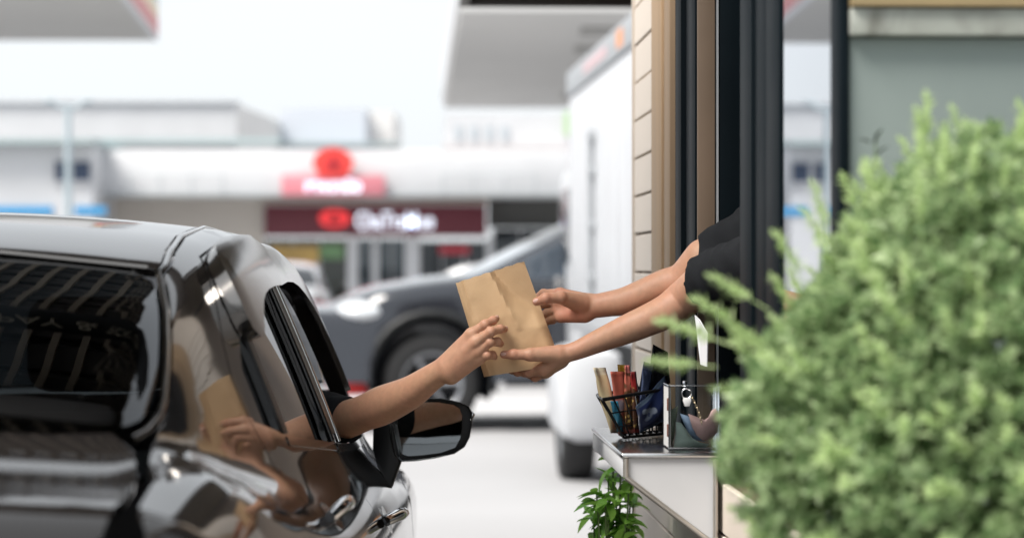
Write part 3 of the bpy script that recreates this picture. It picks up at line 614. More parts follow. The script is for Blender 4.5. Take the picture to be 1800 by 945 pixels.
def head_field(c, fwd, s=1.0):           # skull, jaw, nose, ears, brow, lips; c = head centre
    f = np.asarray(fwd, float); f /= np.linalg.norm(f); u = np.array([0, 0, 1.]); u -= f * (u @ f); u /= np.linalg.norm(u); r = np.cross(f, u); R_ = np.stack([r, f, u], 1); T_ = lambda a, b, e: c + R_ @ (np.array([a, b, e]) * s)
    def F_(P):
        d = ell_d(P, T_(0, -.012, .03), np.array([.076, .095, .088]) * s, R_); d = sminp(d, ell_d(P, T_(0, .028, -.045), np.array([.056, .062, .066]) * s, R_), .03)
        d = sminp(d, cone_d(P, T_(0, .088, .0), T_(0, .106, -.03), .008 * s, .013 * s), .012); d = sminp(d, cone_d(P, T_(-.03, .082, .022), T_(.03, .082, .022), .010 * s, .010 * s), .012)
        d = sminp(d, ell_d(P, T_(0, .086, -.062), np.array([.024, .012, .010]) * s, R_), .006); d = sminp(d, ell_d(P, T_(0, .075, -.095), np.array([.022, .018, .016]) * s, R_), .015)
        for e in (-1, 1):
            d = sminp(d, ell_d(P, T_(e * .078, -.012, -.012), np.array([.009, .020, .031]) * s, R_), .006); d = -sminp(-d, np.linalg.norm(P - T_(e * .032, .094, .006), axis=-1) - .013 * s, .01)
            d = np.minimum(d, np.linalg.norm(P - T_(e * .032, .077, .005), axis=-1) - .0125 * s)
        return d
    return F_, T_, R_
def person(name, label, arms, body, shirt_cones, shirt_cut, hair_c, skin, flush, nails, vox=.0018, trousers=None, skirt=None):
    root = thing(name, label, 'person', (0, 0, 0)); V = np.zeros((0, 3)); Q = np.zeros((0, 4), int)
    for f, lo, hi in arms:
        v, q = surface_nets(f, lo, hi, vox, 1); Q = np.concatenate([Q, q + len(V)]); V = np.concatenate([V, v])
    f, lo, hi = body; v, q = surface_nets(f, lo, hi, .007, 1); Q = np.concatenate([Q, q + len(V)]); V = np.concatenate([V, v])
    o = fast_mesh('body', V, Q, skin, root); flush_attr(o, flush)
    for nl in nails: nail(root, *nl)
    f, lo, hi = shirt_cones; v, q = surface_nets(f, lo, hi, .0045, 2); fast_mesh('shirt', v, q, M_shirt, root)
    f, lo, hi = hair_c; v, q = surface_nets(f, lo, hi, .005, 1); fast_mesh('hair', v, q, M_hair, root)
    if trousers: f, lo, hi = trousers; v, q = surface_nets(f, lo, hi, .009, 1); fast_mesh('trousers', v, q, mat('dark_trousers', (.02, .021, .026), .85), root)
    return root
def wrinkle(P, s=1.): return .0022 * s * np.sin(P[..., 0] * 95 + P[..., 2] * 60 + 2.2 * np.sin(P[..., 1] * 40)) * np.sin(P[..., 1] * 70 - P[..., 2] * 35)

# ---- driver: right arm out of the window, hand on the bag
wr = Zc(62, 800, 4.965); el = W(644, 724, 5.12); cuffp = W(609, 737, 5.18); sh = np.array([CX + .53, 5.44, 1.035])
arm = [(sh, .052), (cuffp, .0405), (el, .0385), (W(672, 712, 5.085), .041), (W(720, 690, 5.03), .0345), (W(752, 668, 4.99), .0285), (wr, .0255)]
mI, mM, mR, mL = Zc(258, 556, 4.928), Zc(288, 608, 4.920), Zc(308, 668, 4.924), Zc(306, 726, 4.934)
palm = [(Zc(95, 745, 4.955), .019, mI, .0125), (Zc(105, 770, 4.95), .020, mM, .0125), (Zc(115, 800, 4.95), .020, mR, .0118), (Zc(125, 830, 4.955), .019, mL, .0112), (Zc(130, 800, 4.98), .020, Zc(240, 690, 4.955), .016)]
dI = [(mI, .0115), (Zc(350, 492, 4.915), .0092), (Zc(402, 466, 4.932), .0082), (Zc(424, 453, 4.951), .0072)]
dM = [(mM, .0118), (Zc(388, 540, 4.907), .0093), (Zc(450, 522, 4.927), .0083), (Zc(480, 522, 4.9505), .0073)]
dR = [(mR, .0112), (Zc(384, 607, 4.912), .0092), (Zc(432, 606, 4.926), .0085), (Zc(452, 619, 4.946), .0076)]
dL = [(mL, .0102), (Zc(364, 694, 4.920), .0084), (Zc(398, 693, 4.933), .0077), (Zc(412, 706, 4.947), .0070)]
dT = [(Zc(110, 800, 4.985), .017), (Zc(215, 715, 5.03), .0125), (Zc(320, 660, 5.052), .0105), (Zc(400, 625, 5.046), .0085)]
lo, hi = bbox([[j[0] for j in arm[1:]]] + [[j[0] for j in D] for D in (dI, dM, dR, dL, dT)], .05)
hd = np.array([CX + .42, 5.36, 1.235]); hF, hT, hR = head_field(hd, (.35, .94, 0))
pelv = np.array([CX + .37, 4.92, .56])
def bodyD(P):
    d = cone_d(P, pelv, np.array([CX + .40, 5.22, .93]), .14, .145); d = sminp(d, cone_d(P, np.array([CX + .27, 5.32, 1.0]), sh, .055, .055), .05); d = sminp(d, cone_d(P, np.array([CX + .41, 5.3, 1.02]), hd + np.array([0, -.02, -.04]), .062, .05), .03)
    d = np.minimum(d, sminp(d, hF(P), .02)); d = sminp(d, cone_d(P, sh, cuffp, .052, .040), .03)
    for e, kn in ((.28, 5.42), (.46, 5.42)):
        d = sminp(d, cone_d(P, np.array([CX + e, 4.98, .56]), np.array([CX + e, kn, .62]), .085, .06), .03); d = sminp(d, cone_d(P, np.array([CX + e, kn, .62]), np.array([CX + e, kn + .3, .36]), .055, .04), .02); d = sminp(d, cone_d(P, np.array([CX + e, kn + .3, .36]), np.array([CX + e, kn + .44, .35]), .04, .03), .02)
    l0 = np.array([CX + .20, 5.32, 1.0]); l1 = np.array([CX + .17, 5.42, .78]); l2 = np.array([CX + .30, 5.40 + .0, .84]); d = sminp(d, cone_d(P, l0, l1, .05, .04), .03); d = sminp(d, cone_d(P, l1, np.array([CX + .28, 5.40, .88]) + np.array([0, .02, 0]), .038, .03), .02)
    return d
def shirtD(P):
    d = cone_d(P, pelv, np.array([CX + .40, 5.22, .93]), .152, .157); d = sminp(d, cone_d(P, np.array([CX + .27, 5.32, 1.0]), sh, .066, .066), .05)
    e = cone_d(P, sh, cuffp, .066, .050); ax = (cuffp - sh) / np.linalg.norm(cuffp - sh); e = np.maximum(e, (P - cuffp) @ ax - .004); d = sminp(d, e, .03)
    l0 = np.array([CX + .20, 5.32, 1.0]); l1 = np.array([CX + .17, 5.42, .78]); d = sminp(d, cone_d(P, l0, l1, .062, .05), .03); return d + wrinkle(P, .8)
def hairf(c, T_, R_):
    def f(P): d = ell_d(P, T_(0, -.018, .042), np.array([.083, .100, .088]), R_); q = (P - c) @ R_; return np.maximum(np.maximum(d, q[..., 1] - .055 - .0 * q[..., 2]), -(q[..., 2] + .05 - .6 * np.clip(q[..., 1], -.2, .1) * .6)) + .002 * np.sin(q[..., 0] * 160) * np.sin(q[..., 2] * 90)
    return f
blo, bhi = np.array([CX + .05, 4.72, .28]), np.array([CX + .66, 5.95, 1.40])
flD = [(j[0], .014, .55) for D in (dI, dM, dR, dL) for j in D[1:]] + [(p_, .016, .4) for p_ in (mI, mM, mR, mL)] + [(el, .05, .25)]
camv = np.array([.0, -1., .35])
person('person', 'driver in a black short-sleeved top reaching one arm out of the sedan window', [(arm_field(arm[1:], palm, [dI, dM, dR, dL, dT]), lo, hi)], (bodyD, blo, bhi), (shirtD, np.array([CX + .08, 4.72, .4]), np.array([CX + .80, 5.6, 1.14])), None, (hairf(hd, hT, hR), hd - .16, hd + .19), M_skinD, flD,
       [(dI[-1][0], dI[-2][0], (.3, -.5, .75), .0046, .0105, .0070), (dM[-1][0], dM[-2][0], (.55, -.55, .5), .0047, .0105, .0071)])

# ---- server at the kiosk window: both arms out, holding the bag
wrR = Zc(1062, 372, 5.005); elR = W(1203, 492, 4.965); shR = KL(.11, 4.93, 1.405)
armR = [(shR, .048), (W(1238, 455, 4.94), .042), (elR, .0385), (W(1165, 503, 4.975), .0335), (W(1105, 527, 4.99), .0295), (W(1070, 534, 5.0), .0262), (wrR, .0245)]
iR, m_R, rR, lR = Zc(848, 288, 5.018), Zc(838, 340, 5.030), Zc(840, 392, 5.032), Zc(855, 438, 5.022)
palmR = [(Zc(1030, 345, 5.005), .019, iR, .0125), (Zc(1030, 370, 5.01), .020, m_R, .0125), (Zc(1020, 395, 5.01), .020, rR, .0122), (Zc(1005, 415, 5.005), .021, lR, .0130), (Zc(985, 355, 4.99), .0185, Zc(868, 318, 4.962), .0125)]
gI = [(iR, .0115), (Zc(740, 288, 5.050), .0095), (Zc(670, 330, 5.055), .0085), (Zc(620, 350, 5.05), .0075)]
gM = [(m_R, .0115), (Zc(750, 345, 5.060), .0095), (Zc(680, 380, 5.06), .0085), (Zc(630, 400, 5.055), .0075)]
gR = [(rR, .0112), (Zc(770, 410, 5.060), .0092), (Zc(700, 440, 5.062), .0085), (Zc(650, 455, 5.055), .0075)]
gL = [(lR, .0105), (Zc(800, 458, 5.052), .0085), (Zc(745, 480, 5.06), .0075), (Zc(705, 490, 5.055), .0068)]
gT = [(Zc(985, 350, 4.99), .0175), (Zc(852, 312, 4.950), .0120), (Zc(752, 318, 4.936), .0104), (Zc(692, 340, 4.944), .0086)]
wrL = Zc(868, 690, 4.955); elL = W(1203, 524, 4.915); shL = KL(.145, 4.69, 1.375)
armL = [(shL, .049), (W(1240, 495, 4.87), .0425), (elL, .0385), (W(1175, 545, 4.915), .0355), (W(1140, 562, 4.925), .0325), (W(1105, 577, 4.93), .0300), (W(1050, 600, 4.945), .0235), (W(1015, 615, 4.95), .0195), (wrL, .0185)]
iL, m_L, r_L, l_L = Zc(738, 790, 4.966), Zc(752, 806, 4.985), Zc(765, 800, 5.003), Zc(785, 785, 5.018)
palmL = [(Zc(850, 700, 4.955), .0185, iL, .0130), (Zc(845, 715, 4.965), .018, m_L, .0125), (Zc(845, 725, 4.975), .018, r_L, .0118), (Zc(850, 720, 4.98), .017, l_L, .011), (Zc(838, 685, 4.95), .0165, Zc(665, 690, 4.942), .0125)]
kI = [(iL, .0125), (Zc(640, 806, 4.982), .0098), (Zc(568, 806, 5.0), .0086), (Zc(522, 796, 5.012), .0076)]
kM = [(m_L, .0120), (Zc(682, 838, 5.006), .0095), (Zc(610, 810, 5.040), .0085), (Zc(590, 760, 5.055), .0075)]
kR = [(r_L, .0115), (Zc(700, 832, 5.028), .0092), (Zc(640, 780, 5.055), .0082), (Zc(620, 730, 5.058), .0072)]
kL = [(l_L, .0105), (Zc(730, 800, 5.045), .008), (Zc(690, 750, 5.058), .0072), (Zc(670, 710, 5.058), .0065)]
kT = [(Zc(830, 688, 4.95), .0160), (Zc(645, 692, 4.940), .0118), (Zc(540, 690, 4.9385), .0101), (Zc(475, 691, 4.946), .0082)]
loR, hiR = bbox([[j[0] for j in armR[1:]]] + [[j[0] for j in D] for D in (gI, gM, gR, gL, gT)], .045)
loL, hiL = bbox([[j[0] for j in armL[1:]]] + [[j[0] for j in D] for D in (kI, kM, kR, kL, kT)], .045)
hW = KL(.26, 4.80, 1.565); wF, wT, wR_ = head_field(hW, (-.95, -.2, -.3))
hip = KL(.36, 4.78, .93); chest = KL(.20, 4.80, 1.25)
def bodyW(P):
    d = cone_d(P, hip, chest, .125, .125); d = sminp(d, cone_d(P, shL + np.array([.02, .02, 0]), shR + np.array([.02, -.02, 0]), .052, .052), .05); d = sminp(d, cone_d(P, KL(.17, 4.80, 1.38), hW + np.array([.01, 0, -.04]), .058, .050), .03); d = sminp(d, wF(P), .02)
    d = sminp(d, cone_d(P, shL, armL[1][0], .050, .042), .03); d = sminp(d, cone_d(P, shR, armR[1][0], .050, .042), .03)
    for e in (-.10, .10):
        q = KL(.36, 4.78 + e, .92); k_ = KL(.34, 4.78 + e, .50); a_ = KL(.40, 4.78 + e, .10); d = sminp(d, cone_d(P, q, k_, .095, .062), .03); d = sminp(d, cone_d(P, k_, a_, .06, .042), .02); d = sminp(d, cone_d(P, a_ + np.array([.02, 0, -.03]), KL(.26, 4.78 + e, .065), .04, .032), .02)
    return d
def cut(P, e, a, b, ext):  ax = (b - a) / np.linalg.norm(b - a); return np.maximum(e, (P - b) @ ax - ext)
def shirtW(P):
    d = cone_d(P, hip, chest, .137, .138); d = sminp(d, cone_d(P, shL + np.array([.02, .02, 0]), shR + np.array([.02, -.02, 0]), .064, .064), .05)
    d = sminp(d, cut(P, cone_d(P, shL, armL[1][0], .068, .056), shL, armL[1][0], .006), .03); d = sminp(d, cut(P, cone_d(P, shR, armR[1][0], .066, .050), shR, armR[1][0], -.004), .03); return d + wrinkle(P, 1.5)
def trousW(P):
    d = cone_d(P, hip, hip + np.array([0, 0, -.06]), .142, .14)
    for e in (-.10, .10):
        q = KL(.36, 4.78 + e, .92); k_ = KL(.34, 4.78 + e, .50); a_ = KL(.40, 4.78 + e, .12); d = sminp(d, cone_d(P, q, k_, .108, .075), .03); d = sminp(d, cone_d(P, k_, a_, .073, .058), .02)
    return d
flW = [(j[0], .015, .7) for D in (gT, kT, kI, kM) for j in D[1:]] + [(Zc(880, 420, 5.0), .035, .95), (Zc(800, 380, 5.0), .03, .9), (Zc(960, 440, 4.99), .03, .7), (Zc(840, 270, 5.0), .02, .8), (Zc(620, 760, 4.97), .02, .8), (elL, .05, .25)]
w0, w1 = KL(.0, 4.55, .03), KL(.56, 5.06, 1.72)
person('person', 'server in a black t-shirt reaching both arms out of the kiosk window', [(arm_field(armR[1:], palmR, [gI, gM, gR, gL, gT]), loR, hiR), (arm_field(armL[1:], palmL, [kI, kM, kR, kL, kT]), loL, hiL)], (bodyW, np.minimum(w0, w1) - .1, np.maximum(w0, w1) + .05), (shirtW, np.array([.28, 4.55, .75]), np.array([.9, 5.1, 1.5])), None, (hairf(hW, wT, wR_), hW - .17, hW + .19), M_skinW, flW,
       [(gT[-1][0], gT[-2][0], (-.1, -.9, .35), .0058, .0130, .0084), (kT[-1][0], kT[-2][0], (-.05, -.95, .2), .0056, .0130, .0080)], trousers=(trousW, KL(.15, 4.5, .05), KL(.6, 5.1, 1.1)))

# ---- paper bag
def bag():
    TL, TR, BR_, BL = (801, 497), (921, 459), (987, 640), (851, 662); NU, NV = 30, 42; V = []; Fc = []
    def q(u, v): a = np.array(TL) * (1 - u) + np.array(TR) * u; b = np.array(BL) * (1 - u) + np.array(BR_) * u; return a * (1 - v) + b * v
    rg = np.random.default_rng(3); ph = rg.uniform(0, 6.3, (10, 3)); fr = rg.uniform(3, 13, (10, 2)) * rg.choice([-1, 1], (10, 2)); wn = [(a, b, *p_) for (a, b), p_ in zip(fr, ph)]
    def crump(u, v, sgn): return sum(.00048 * abs(math.sin(a * u + b * v + c + sgn)) for a, b, c, e, g in wn) - .0028
    for sgn in (0, 1):
        for j in range(NV + 1):
            v = j / NV
            for i in range(NU + 1):
                u = i / NU; p = q(u, v); half = .006 + .020 * min(1, (v / .45)) ** .8; edge = min(u, 1 - u); half_e = half * (min(1, edge / .10) ** .6 * .55 + .45)
                d = 4.993 + (-half_e if sgn == 0 else half_e); jag = .0
                if sgn == 0:
                    # crease planes: a flap falling back at the upper right, vertical fold at the left
                    cu = .50 + .22 * v; fold = max(0, u - cu) * max(0, .62 - v) * .42; d += fold + crump(u, v, 0); d += -.0025 * math.exp(-((u - cu) / .03) ** 2) * (v < .6); d += .0030 * math.exp(-((u - .10) / .012) ** 2)
                    d = min(d, 4.9985)
                else: d -= crump(u, v, 3)
                if v == 0: p = p + np.array([.4, .8]) * math.sin(u * 40) * .8
                V.append(W(p[0], p[1], d))
    n = (NU + 1) * (NV + 1); id_ = lambda s, i, j: s * n + j * (NU + 1) + i
    for j in range(NV):
        for i in range(NU): Fc.append((id_(0, i, j), id_(0, i, j + 1), id_(0, i + 1, j + 1), id_(0, i + 1, j))); Fc.append((id_(1, i, j), id_(1, i + 1, j), id_(1, i + 1, j + 1), id_(1, i, j + 1)))
    side_f = []
    for j in range(NV): side_f += [(id_(0, 0, j), id_(1, 0, j), id_(1, 0, j + 1), id_(0, 0, j + 1)), (id_(0, NU, j), id_(0, NU, j + 1), id_(1, NU, j + 1), id_(1, NU, j))]
    for i in range(NU): side_f += [(id_(0, i, NV), id_(1, i, NV), id_(1, i + 1, NV), id_(0, i + 1, NV)), (id_(0, i, 0), id_(0, i + 1, 0), id_(1, i + 1, 0), id_(1, i, 0))]
    m = mat('kraft_paper', (.56, .372, .21), .62, spec=.25, var=.10, vscale=14, bump=.14, bscale=45)
    o = sharp(mesh('paper_bag', V, Fc + side_f, m, None, True), 32); return tag(o, 'tilted brown kraft paper bag held between the three hands', 'paper bag')
bag()
# ------------------------------------------------------------------ SERVING LEDGE AND WHAT STANDS ON IT
CT = .991                                # ledge top height
led = thing('serving_ledge', 'white serving ledge with a steel top under the kiosk window', 'ledge', (.594, 0, 0), BR)
prof = [(-.188, CT - .004), (-.188, CT - .044), (-.012, CT - .178), (-.012, CT - .004)]
inn = [(-.180, CT - .010), (-.180, CT - .044), (-.014, CT - .170), (-.014, CT - .010)]
prism('ledge_body', inn, mat('ledge_white', (.58, .585, .60), .42, var=.04, vscale=9), led, 4.606, 5.334)
bm = bmesh.new(); box_bm(bm, (-.195, 4.598, CT - .0095), (.03, 5.342, CT), .004, seg=3); bm_obj('ledge_top', bm, M_steel, led, 35)
M_trimm = mat('ledge_trim', (.46, .43, .39), .35, .7, var=.06, vscale=20)
for yy in (4.602, 5.338):
    sgn = -1 if yy < 5 else 1
    for a, b in (((-.185, CT - .010), (-.185, CT - .046)), ((-.185, CT - .046), (-.016, CT - .176))):
        tube('ledge_trim', [(a[0], yy, a[1]), (b[0], yy, b[1])], .0055, M_trimm, led, 10)
box('front_lip', (-.1925, 4.604, CT - .046), (-.182, 5.336, CT - .0105), M_white, led, .003)
tube('ledge_trim', [(-.014, 4.602, CT - .012), (-.014, 4.602, CT - .176)], .005, M_trimm, led, 10)

# ---- wire basket
M_wire = mat('black_wire', (.008, .008, .009), .35, spec=.5)
bk = thing('wire_basket', 'black wire basket of snack packets on the serving ledge', 'basket', W(1125, 766, 4.98))
O_ = np.array(bk.location)
rFL, rFR, rBL = W(1059, 702, 4.86), W(1172, 683, 4.99), W(1050, 694, 4.985); rBR = rFR + rBL - rFL
bFL, bFR = W(1096, 769.5, 4.93), W(1165, 761, 5.04); bFL[2] = bFR[2] = CT + .006; bBL = bFL + (rBL - rFL) * .62; bBL[2] = CT + .006; bBR = bFR + bBL - bFL
rim = [rFL, rFR, rBR, rBL]; bas = [bFL, bFR, bBR, bBL]
tube('basket_rim', [p - O_ for p in rim], .0038, M_wire, bk, 8, True); tube('basket_base_wire', [p - O_ for p in bas], .003, M_wire, bk, 8, True)
for f_ in (.36, .72): tube('basket_hoop', [a * (1 - f_) + b * f_ - O_ for a, b in zip(rim, bas)], .0017, M_wire, bk, 6, True)
for e in range(4):
    n_ = 6 if e % 2 == 0 else 4
    for i in range(n_):
        t = i / n_; a = rim[e] * (1 - t) + rim[(e + 1) % 4] * t; b = bas[e] * (1 - t) + bas[(e + 1) % 4] * t
        tube('basket_corner_wire' if i == 0 else 'basket_wire', [a - O_, b - O_], .0032 if i == 0 else .0019, M_wire, bk, 6)
for i in range(1, 6): t = i / 6; tube('basket_floor_wire', [bFL * (1 - t) + bFR * t - O_, bBL * (1 - t) + bBR * t - O_], .0017, M_wire, bk, 6)

# ---- snack packets: pillow pouches with crimped ends
def print_mat(name, base, c2, c3, sc=26, thr=.55):
    m = mat(name, base, .28, spec=.5); n = m.node_tree.nodes; L = m.node_tree.links; p = n['Principled BSDF']; tc = n.new('ShaderNodeTexCoord')
    mp = n.new('ShaderNodeMapping'); L.new(tc.outputs['Object'], mp.inputs[0]); v = n.new('ShaderNodeTexVoronoi'); v.inputs['Scale'].default_value = sc * 5; L.new(mp.outputs[0], v.inputs['Vector'])
    nz = n.new('ShaderNodeTexNoise'); nz.inputs['Scale'].default_value = sc; L.new(mp.outputs[0], nz.inputs['Vector'])
    r1 = n.new('ShaderNodeMapRange'); r1.inputs[1].default_value = thr; r1.inputs[2].default_value = thr + .03; L.new(nz.outputs['Fac'], r1.inputs[0]); r2 = n.new('ShaderNodeMapRange'); r2.inputs[1].default_value = .25; r2.inputs[2].default_value = .32; L.new(v.outputs['Distance'], r2.inputs[0])
    a = n.new('ShaderNodeMixRGB'); a.inputs[1].default_value = (*c2, 1); a.inputs[2].default_value = (*c3, 1); L.new(r2.outputs[0], a.inputs[0]); b = n.new('ShaderNodeMixRGB'); b.inputs[1].default_value = (*base, 1); L.new(a.outputs[0], b.inputs[2]); L.new(r1.outputs[0], b.inputs[0]); L.new(b.outputs[0], p.inputs['Base Color'])
    return m
def pouch(label, tl, tr, br, bl, th, m, crimp=None, seed=0, name='snack_packet', cat='packet', bulge=1., twist=0.):
    rg = np.random.default_rng(seed); NU, NV = 12, 18; tl, tr, br, bl = map(np.asarray, (tl, tr, br, bl)); n0 = np.cross(tr - tl, bl - tl); n0 /= np.linalg.norm(n0)
    a_ = rg.uniform(4, 11, (4, 2)); ph = rg.uniform(0, 6, 4); c0 = (tl + tr + br + bl) / 4; V = []; Fc = []
    for sg_ in (1, -1):
        for j in range(NV + 1):
            v = j / NV
            for i in range(NU + 1):
                u = i / NU; p = (tl * (1 - u) + tr * u) * (1 - v) + (bl * (1 - u) + br * u) * v
                e = (math.sin(math.pi * min(1, max(0, (v - .08) / .84))) ** .55) * (math.sin(math.pi * u) ** .6) * th * bulge; w = sum(math.sin(q[0] * u + q[1] * v + h) for q, h in zip(a_, ph)) * th * .10 * (1 if .02 < u < .98 else .6)
                z_ = sg_ * (e + .0006) + w + twist * (u - .5) * (1 - v); V.append(p + n0 * z_ - c0)
    n = (NU + 1) * (NV + 1); id_ = lambda s, i, j: s * n + j * (NU + 1) + i; mi = []
    for j in range(NV):
        for i in range(NU):
            for s_ in (0, 1): q = (id_(s_, i, j), id_(s_, i + 1, j), id_(s_, i + 1, j + 1), id_(s_, i, j + 1)); Fc.append(q if s_ == 0 else q[::-1]); mi.append(1 if crimp and (j < 2 or j >= NV - 1) else 0)
    for j in range(NV): Fc += [(id_(0, 0, j), id_(0, 0, j + 1), id_(1, 0, j + 1), id_(1, 0, j)), (id_(0, NU, j), id_(1, NU, j), id_(1, NU, j + 1), id_(0, NU, j + 1))]; mi += [0, 0]
    for i in range(NU): Fc += [(id_(0, i, 0), id_(1, i, 0), id_(1, i + 1, 0), id_(0, i + 1, 0)), (id_(0, i, NV), id_(0, i + 1, NV), id_(1, i + 1, NV), id_(1, i, NV))]; mi += [0, 0]
    o = mesh(name, V, Fc, [m, crimp] if crimp else m, None, True, mi); o.location = tuple(map(float, c0)); return tag(o, label, cat, 'snack packets in the wire basket' if name == 'snack_packet' else None)
def Cc(X, Y, d): return W(1030 + X / 4.973, 620 + Y / 4.973, d)
M_pc = mat('packet_cream', (.62, .50, .30), .35, var=.1, vscale=30); M_pl = mat('packet_pale', (.62, .56, .42), .4)
pouch('cream packet with a pale edge leaning out at the left of the basket', Cc(62, 128, 4.92), Cc(165, 128, 4.96), Cc(330, 700, 4.985), Cc(215, 700, 4.945), .010, M_pc, M_pl, 1)
M_pr = print_mat('packet_coral', (.50, .13, .09), (.55, .42, .38), (.35, .30, .36), 14, .58)
pouch('coral red packet with a folded top beside the cream packet', Cc(215, 162, 4.925), Cc(345, 160, 4.965), Cc(385, 690, 4.99), Cc(290, 720, 4.945), .008, M_pr, None, 2)
pouch('yellow packet corner peeping up behind the coral red packet', Cc(275, 100, 4.985), Cc(345, 105, 4.985), Cc(390, 600, 5.01), Cc(310, 600, 5.005), .005, mat('packet_yellow', (.62, .40, .04), .3, var=.15, vscale=30), None, 3)
M_pn = print_mat('packet_peanut', (.60, .16, .11), (.66, .44, .14), (.10, .045, .02), 17, .43)
pouch('narrow red nut packet with a pointed pink top, left of the pair', Cc(338, 108, 4.925), Cc(385, 105, 4.94), Cc(420, 700, 4.96), Cc(345, 700, 4.935), .008, M_pn, mat('packet_pink', (.55, .17, .15), .35), 4, bulge=.8)
pouch('darker red nut packet, right of the pair, beside the dark foil packets', Cc(395, 165, 4.93), Cc(440, 160, 4.955), Cc(475, 690, 4.975), Cc(415, 700, 4.945), .008, print_mat('packet_peanut_dark', (.36, .03, .03), (.66, .44, .14), (.10, .04, .02), 17, .43), mat('packet_maroon', (.32, .04, .04), .35), 5)
M_foil = mat('packet_blue_foil', (.10, .13, .24), .16, .6, var=.5, vscale=40)
pouch('small blue silver foil packet standing against the black packet', Cc(505, 75, 4.96), Cc(592, 100, 4.975), Cc(520, 640, 4.985), Cc(420, 620, 4.96), .008, M_foil, mat('foil_edge', (.36, .40, .55), .2, .7), 6)
M_pb = mat('packet_black', (.010, .011, .015), .25, spec=.5, bump=.25, bscale=30)
pouch('large glossy black packet, tallest in the basket', Cc(590, -75, 4.985), Cc(716, -5, 5.02), Cc(760, 640, 5.05), Cc(470, 640, 5.01), .012, M_pb, None, 7)
M_pnv = print_mat('packet_navy', (.018, .028, .085), (.10, .12, .22), (.30, .34, .42), 16, .60)
pouch('navy packet lying low in the front of the basket', Cc(440, 470, 4.93), Cc(690, 200, 4.985), Cc(760, 560, 5.0), Cc(470, 700, 4.955), .010, M_pnv, mat('packet_slate', (.10, .14, .20), .25), 8)
pouch('light blue packet low in the left corner of the basket', Cc(215, 420, 4.905), Cc(275, 420, 4.92), Cc(330, 690, 4.95), Cc(275, 690, 4.935), .006, mat('packet_sky_blue', (.05, .27, .42), .3, var=.2, vscale=40), None, 9)

# ---- clear acrylic box with clasp, chain and folded notes
M_acr = glass_mat('clear_acrylic', (.93, .95, .96), 1.25)
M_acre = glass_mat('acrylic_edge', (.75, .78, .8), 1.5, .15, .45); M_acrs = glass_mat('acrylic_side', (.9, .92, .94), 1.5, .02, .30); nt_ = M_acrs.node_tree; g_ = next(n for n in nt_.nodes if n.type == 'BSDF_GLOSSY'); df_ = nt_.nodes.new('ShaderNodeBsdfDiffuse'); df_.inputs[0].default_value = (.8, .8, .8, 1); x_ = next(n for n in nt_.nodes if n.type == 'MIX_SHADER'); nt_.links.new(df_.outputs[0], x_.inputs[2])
ab = thing('acrylic_box', 'clear acrylic box with a steel clasp at the near end of the ledge', 'box', (0, 0, 0))
p0 = W(1176, 790, 4.665); ux = np.array([math.cos(BR), math.sin(BR), 0]); uy = np.array([-math.sin(BR) - .06, 1, 0]); uy /= np.linalg.norm(uy); p0[2] = CT + .0015; bw, bd, bh = .1005, .098, .1225
ab.location = tuple(p0); ab.rotation_euler = (0, 0, BR)
t_ = .003
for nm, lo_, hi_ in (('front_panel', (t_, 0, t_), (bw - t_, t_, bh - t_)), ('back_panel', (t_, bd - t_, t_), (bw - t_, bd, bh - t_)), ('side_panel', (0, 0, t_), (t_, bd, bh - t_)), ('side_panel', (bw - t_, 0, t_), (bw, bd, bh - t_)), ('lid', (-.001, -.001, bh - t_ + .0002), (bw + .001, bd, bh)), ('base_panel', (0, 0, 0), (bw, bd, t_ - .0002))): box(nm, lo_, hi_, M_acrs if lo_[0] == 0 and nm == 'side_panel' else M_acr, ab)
for x_ in (0, bw): tube('edge_strip', [(x_, 0, 0), (x_, 0, bh)], .0016, M_acre, ab, 6); tube('edge_strip', [(x_, bd, 0), (x_, bd, bh)], .0014, M_acre, ab, 6)
for zz in (0.002, bh): tube('edge_strip', [(0, 0, zz), (bw, 0, zz)], .0016, M_acre, ab, 6); tube('edge_strip', [(0, 0, zz), (0, bd, zz)], .0016, M_acre, ab, 6)
M_rust = mat('hinge_brown', (.16, .06, .035), .5)
for zz in (.024, .074): box('hinge', (-.0025, .006, zz), (-.0002, .016, zz + .024), M_rust, ab, .0005)
a = np.linspace(0, 2 * math.pi, 20, endpoint=False); tube('clasp_ring', [(.034 + .0095 * math.cos(t), -.0035, .1075 + .0095 * math.sin(t)) for t in a], .0016, M_chrome, ab, 8, True)
prism('clasp', [(.0275, .0995), (.0415, .0995), (.0425, .094), (.039, .083), (.030, .083), (.0265, .094)], mat('clasp_white', (.75, .75, .75), .3), ab, -.0065, -.0005, bev=.0008)
box('lid_knob', (.030, .03, bh + .0002), (.038, .038, bh + .008), M_chrome, ab, .002)
M_chain = mat('chain_brass', (.40, .33, .22), .3, .9)
cp = [np.array([.042 + .021 * t + .003 * math.sin(3 * t), -.004, .104 - .056 * t]) for t in np.linspace(0, 1, 13)]
for i, (p_, q_) in enumerate(zip(cp[:-1], cp[1:])):
    c_ = (p_ + q_) / 2; dr = (q_ - p_) / np.linalg.norm(q_ - p_); s_ = np.array([0, 1., 0]) if i % 2 else np.cross(dr, [0, 1., 0]); tube('chain_link', [c_ + dr * .0036 * math.cos(t) + s_ * .0019 * math.sin(t) for t in np.linspace(0, 2 * math.pi, 12, endpoint=False)], .0007, M_chain, ab, 6, True)
